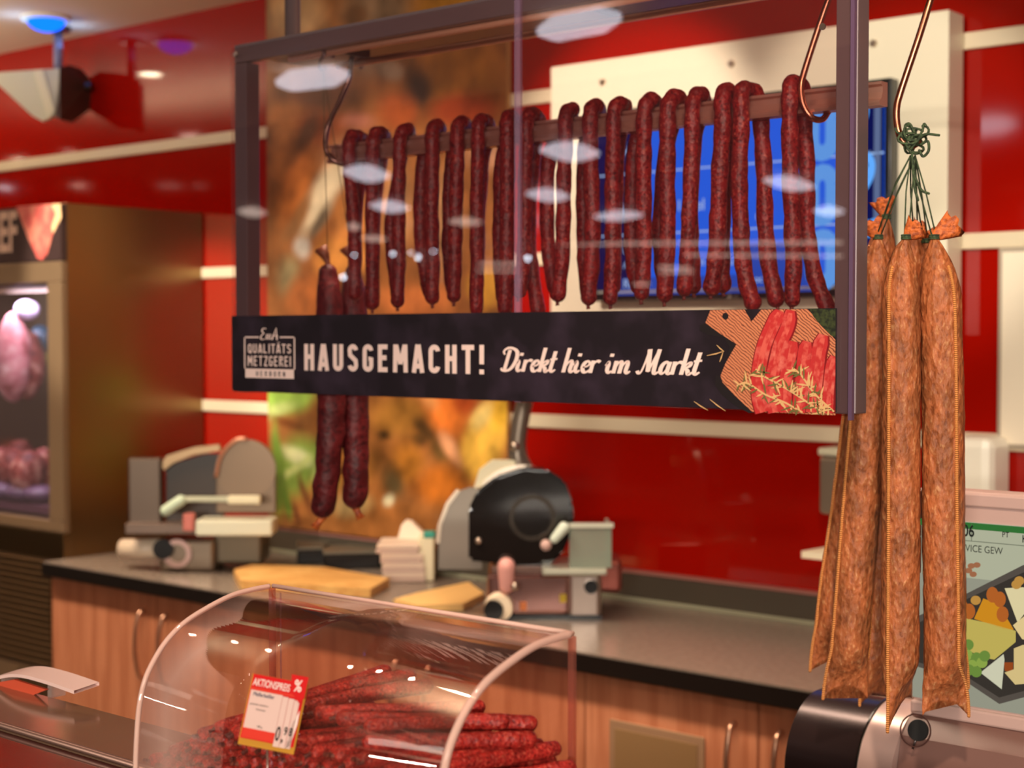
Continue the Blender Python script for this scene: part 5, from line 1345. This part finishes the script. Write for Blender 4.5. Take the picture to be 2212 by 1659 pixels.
for a, c_ in (((.50, 1.06), (.52, 1.7)),):
    add_tube(b, [cc(.52, 1.03, -.004), cc(.52, 1.03, -.004) - UP * .055], .0010, 8)
obj('stem', b, mat('card_stem', (190, 160, 150), .25, .8), t, True)

# ================================================================== WEIGHING SCALE
SY = 1.84
def sp(px, py, d=0.0): return atY(px, py, SY + d)
PINKG = mat('scale_housing', (192, 160, 152), .38); PINKD = mat('scale_housing_dark', (120, 86, 78), .4)
x0, x1 = sp(1972, 1300).x, sp(2440, 1300).x
ztp, zbt = sp(2150, 1066).z, sp(2150, 1590).z
t = thing('weighing_scale', 'counter scale with a lit customer screen at the right edge', 'scale', ((x0 + x1) / 2, SY + .05, CT))
b = BM(); add_box(b, (x0, SY, zbt), (x1, SY + .045, ztp), .006); obj('screen_housing', b, PINKG, t)
za, zb_ = sp(2150, 1132).z, sp(2150, 1533).z
b = BM(); add_box(b, (x0 + .012, SY - .0015, zb_), (x1 - .012, SY - .0002, za)); scn = obj('screen', b, emission('scale_screen', (176, 178, 152), .95), t)
def se(n, c_, s=.95): return emission(n, c_, s)
def sq_(px, py, d): P = sp(px, py); return (P.x, SY - .0015 - d, P.z)
def spoly(name, pts, m, d):
    b = BM(); poly(b, [sq_(x, y, d) for x, y in pts]); return obj(name, b, m, scn)
def zat(py_ref, py, px):      # follow the screen's perspective: rows given at x=2150
    return py
XL, XR = 1985, 2420
def band(name, y0, y1, m, d, px0=XL, px1=XR):
    a, c_ = sp(px0, 0).x, sp(px1, 0).x; z1_, z0_ = sp(2150, y0).z, sp(2150, y1).z
    b = BM(); poly(b, [(a, SY - .0015 - d, z0_), (c_, SY - .0015 - d, z0_), (c_, SY - .0015 - d, z1_), (a, SY - .0015 - d, z1_)]); return obj(name, b, m, scn)
band('green_bar', 1133, 1147, se('scale_green', (52, 112, 52)), .0004)
band('picture_ground', 1254, 1533, se('scale_marble', (150, 150, 132)), .0003)
band('row_line', 1172, 1174, se('scale_line', (120, 124, 104)), .0004); band('cell_line', 1133, 1174, se('scale_line2', (120, 124, 104)), .0004, 2110, 2112)
def sl_(s, px, py, h, sx=1.0, bold=.0): 
    P = sp(px, py); obj('lettering', text_bm(s, Vector((P.x, SY - .0025, sp(2150, py).z)), (1, 0, 0), UP, h, sx, bold), se('scale_ink_%s' % s[:2].strip(), (38, 38, 34), .9), scn)
sl_('06', 2081, 1163, .0145, .75, .02); sl_('PT', 2166, 1158, .0068, .85, .01); sl_('SERVICE GEW', 2060, 1196, .0088, .84); sl_('KG', 2209, 1166, .0095, .85, .01)
slate_c = se('scale_slate', (58, 52, 46)); slate2 = se('scale_slate_edge', (86, 78, 70))
spoly('picture_print', [(1985, 1330), (2085, 1284), (2212, 1220), (2330, 1215), (2420, 1280), (2420, 1450), (2160, 1520), (2085, 1470), (1985, 1440)], slate2, .0006)
spoly('picture_print', [(1985, 1345), (2085, 1296), (2212, 1236), (2330, 1230), (2410, 1290), (2410, 1440), (2160, 1506), (2085, 1458), (1985, 1430)], slate_c, .0008)
spoly('picture_print', [(2126, 1292), (2160, 1305), (2192, 1360), (2170, 1358), (2106, 1336)], se('cheese_orange', (206, 138, 32)), .0012)
spoly('picture_print', [(2172, 1270), (2212, 1268), (2250, 1280), (2200, 1344)], se('cheese_pale', (222, 208, 160)), .0012)
spoly('picture_print', [(2000, 1330), (2085, 1334), (2140, 1346), (2196, 1362), (2196, 1386), (2150, 1424), (2125, 1420), (2085, 1400), (2000, 1390)], se('cheese_yellow', (192, 174, 88)), .0012)
spoly('picture_print', [(2120, 1452), (2170, 1412), (2172, 1424), (2166, 1488)], se('cheese_white', (206, 204, 176)), .0016)
spoly('picture_print', [(2172, 1452), (2192, 1445), (2192, 1400), (2212, 1392), (2300, 1410), (2290, 1470), (2195, 1478)], se('cheese_cream', (214, 190, 130)), .0014)
spoly('picture_print', [(2190, 1350), (2215, 1330), (2260, 1350), (2240, 1386), (2210, 1380)], se('cheese_soft', (226, 200, 142)), .0014)
spoly('picture_print', [(2170, 1430), (2190, 1430), (2190, 1455), (2172, 1448)], se('fig_brown', (150, 72, 30)), .0010)
def sov(px, py, rx, ry, m, d=.0018): spoly('picture_print', [(px + rx * math.cos(i * PI / 9), py + ry * math.sin(i * PI / 9)) for i in range(18)], m, d)
nut = se('scale_nut', (178, 96, 40)); grape = se('scale_grape', (140, 164, 72)); wal = se('scale_walnut', (190, 140, 66)); grape2 = se('scale_grape2', (108, 138, 60))
for x, y in ((2146, 1284), (2162, 1294), (2168, 1326), (2096, 1320), (2080, 1310)): sov(x, y, 13, 17, nut)
for x, y in ((2110, 1296), (2204, 1254), (2198, 1262)): sov(x, y, 11, 10, wal)
for i, (x, y) in enumerate(((2094, 1392), (2092, 1414), (2112, 1420), (2102, 1436), (2096, 1446), (2124, 1430), (2112, 1450), (2078, 1420), (2130, 1416), (2080, 1440))): sov(x, y, 12, 12, grape if i % 2 else grape2, .0020 + i * .0001)
for x, y in ((2100, 1222), (2094, 1232), (2112, 1220), (2104, 1240)): sov(x, y, 8, 6, se('crumb_%d' % x, (160, 104, 72)), .001)
b = BM(); add_box(b, (x0, SY - .004, ztp - .018), (x1, SY - .0003, ztp - .002), .002); obj('top_bezel', b, PINKG, t)
# printer: black roll cover, pale ring, housing, lock
cy = 1.875; r = .092
ct_ = atY(1765, 1488, cy); zc_ = ct_.z - r
xl, xr = atY(1692, 1640, cy - r).x, atY(1852, 1640, cy - r).x
b = BM(); add_tube(b, [(xl, cy, zc_), (xl + .002, cy, zc_), (xr, cy, zc_)], [r * .97, r, r], 64); o = obj('roll_cover', b, mat('black_roll', (52, 38, 38), .26, .55, bump=(40, .05, .002)), t, True); auto_smooth(o)
xr2 = atY(1925, 1640, cy - r).x
b = BM(); add_tube(b, [(xr + .0005, cy, zc_), (xr2, cy, zc_)], r + .004, 64); o = obj('pale_ring', b, mat('pale_ring', (206, 172, 162), .32, .25), t, True); auto_smooth(o)
b = BM(); add_ring(b, (xr - .002, cy, zc_), (1, 0, 0), r + .006, r - .002, .0024, 64); obj('gap_ring', b, BLACK, t)
xh1 = x1
hz1 = sp(2050, 1540).z
b = BM()
pr_ = [(SY - .002, zbt + .012), (SY - .030, zbt - .012), (SY - .055, zbt - .10), (SY - .055, CT + .02), (SY + .12, CT + .02), (SY + .12, zbt + .012)]
add_prism(b, [(xr2 + .0005, y_, z_) for y_, z_ in pr_], (xh1 - xr2, 0, 0)); obj('printer_housing', b, PINKD, t)
b = BM(); add_box(b, (xr2 + .0006, SY - .006, zbt + .0121), (xh1, SY + .10, zbt + .030), .003); obj('lower_bezel', b, PINKG, t)
lk = atY(1978, 1578, SY - .040)
b = BM(); nrm = Vector((0, -.95, .28)).normalized(); add_ring(b, lk, nrm,   .021, .0195, .0015, 36); lkp = obj('lock_plate', b, mat('lock_plate', (96, 62, 56), .3, .5), t)
b = BM(); add_disc(b, lk + RIGHT * .004, nrm, .0135, .004, 28); obj('lock', b, mat('matt_black', (10, 9, 9), .7), lkp)
b = BM(); c0 = lk + RIGHT * .004 + nrm * .004 - UP * .006; add_tube(b, [c0, c0 - UP * .018 - RIGHT * .006], .0016, 8); obj('key', b, DARKSTEEL, lkp, True)
b = BM(); add_box(b, (xl + .02, SY - .05, CT + .0005), (xh1, SY + .14, CT + .019), .004); obj('base', b, DARKSTEEL, t)
for xx in (x0 + .05, x1 - .05):
    b = BM(); add_box(b, (xx - .02, SY + .046, CT + .019), (xx + .02, SY + .066, ztp - .05)); obj('screen_post', b, DARKSTEEL, t)
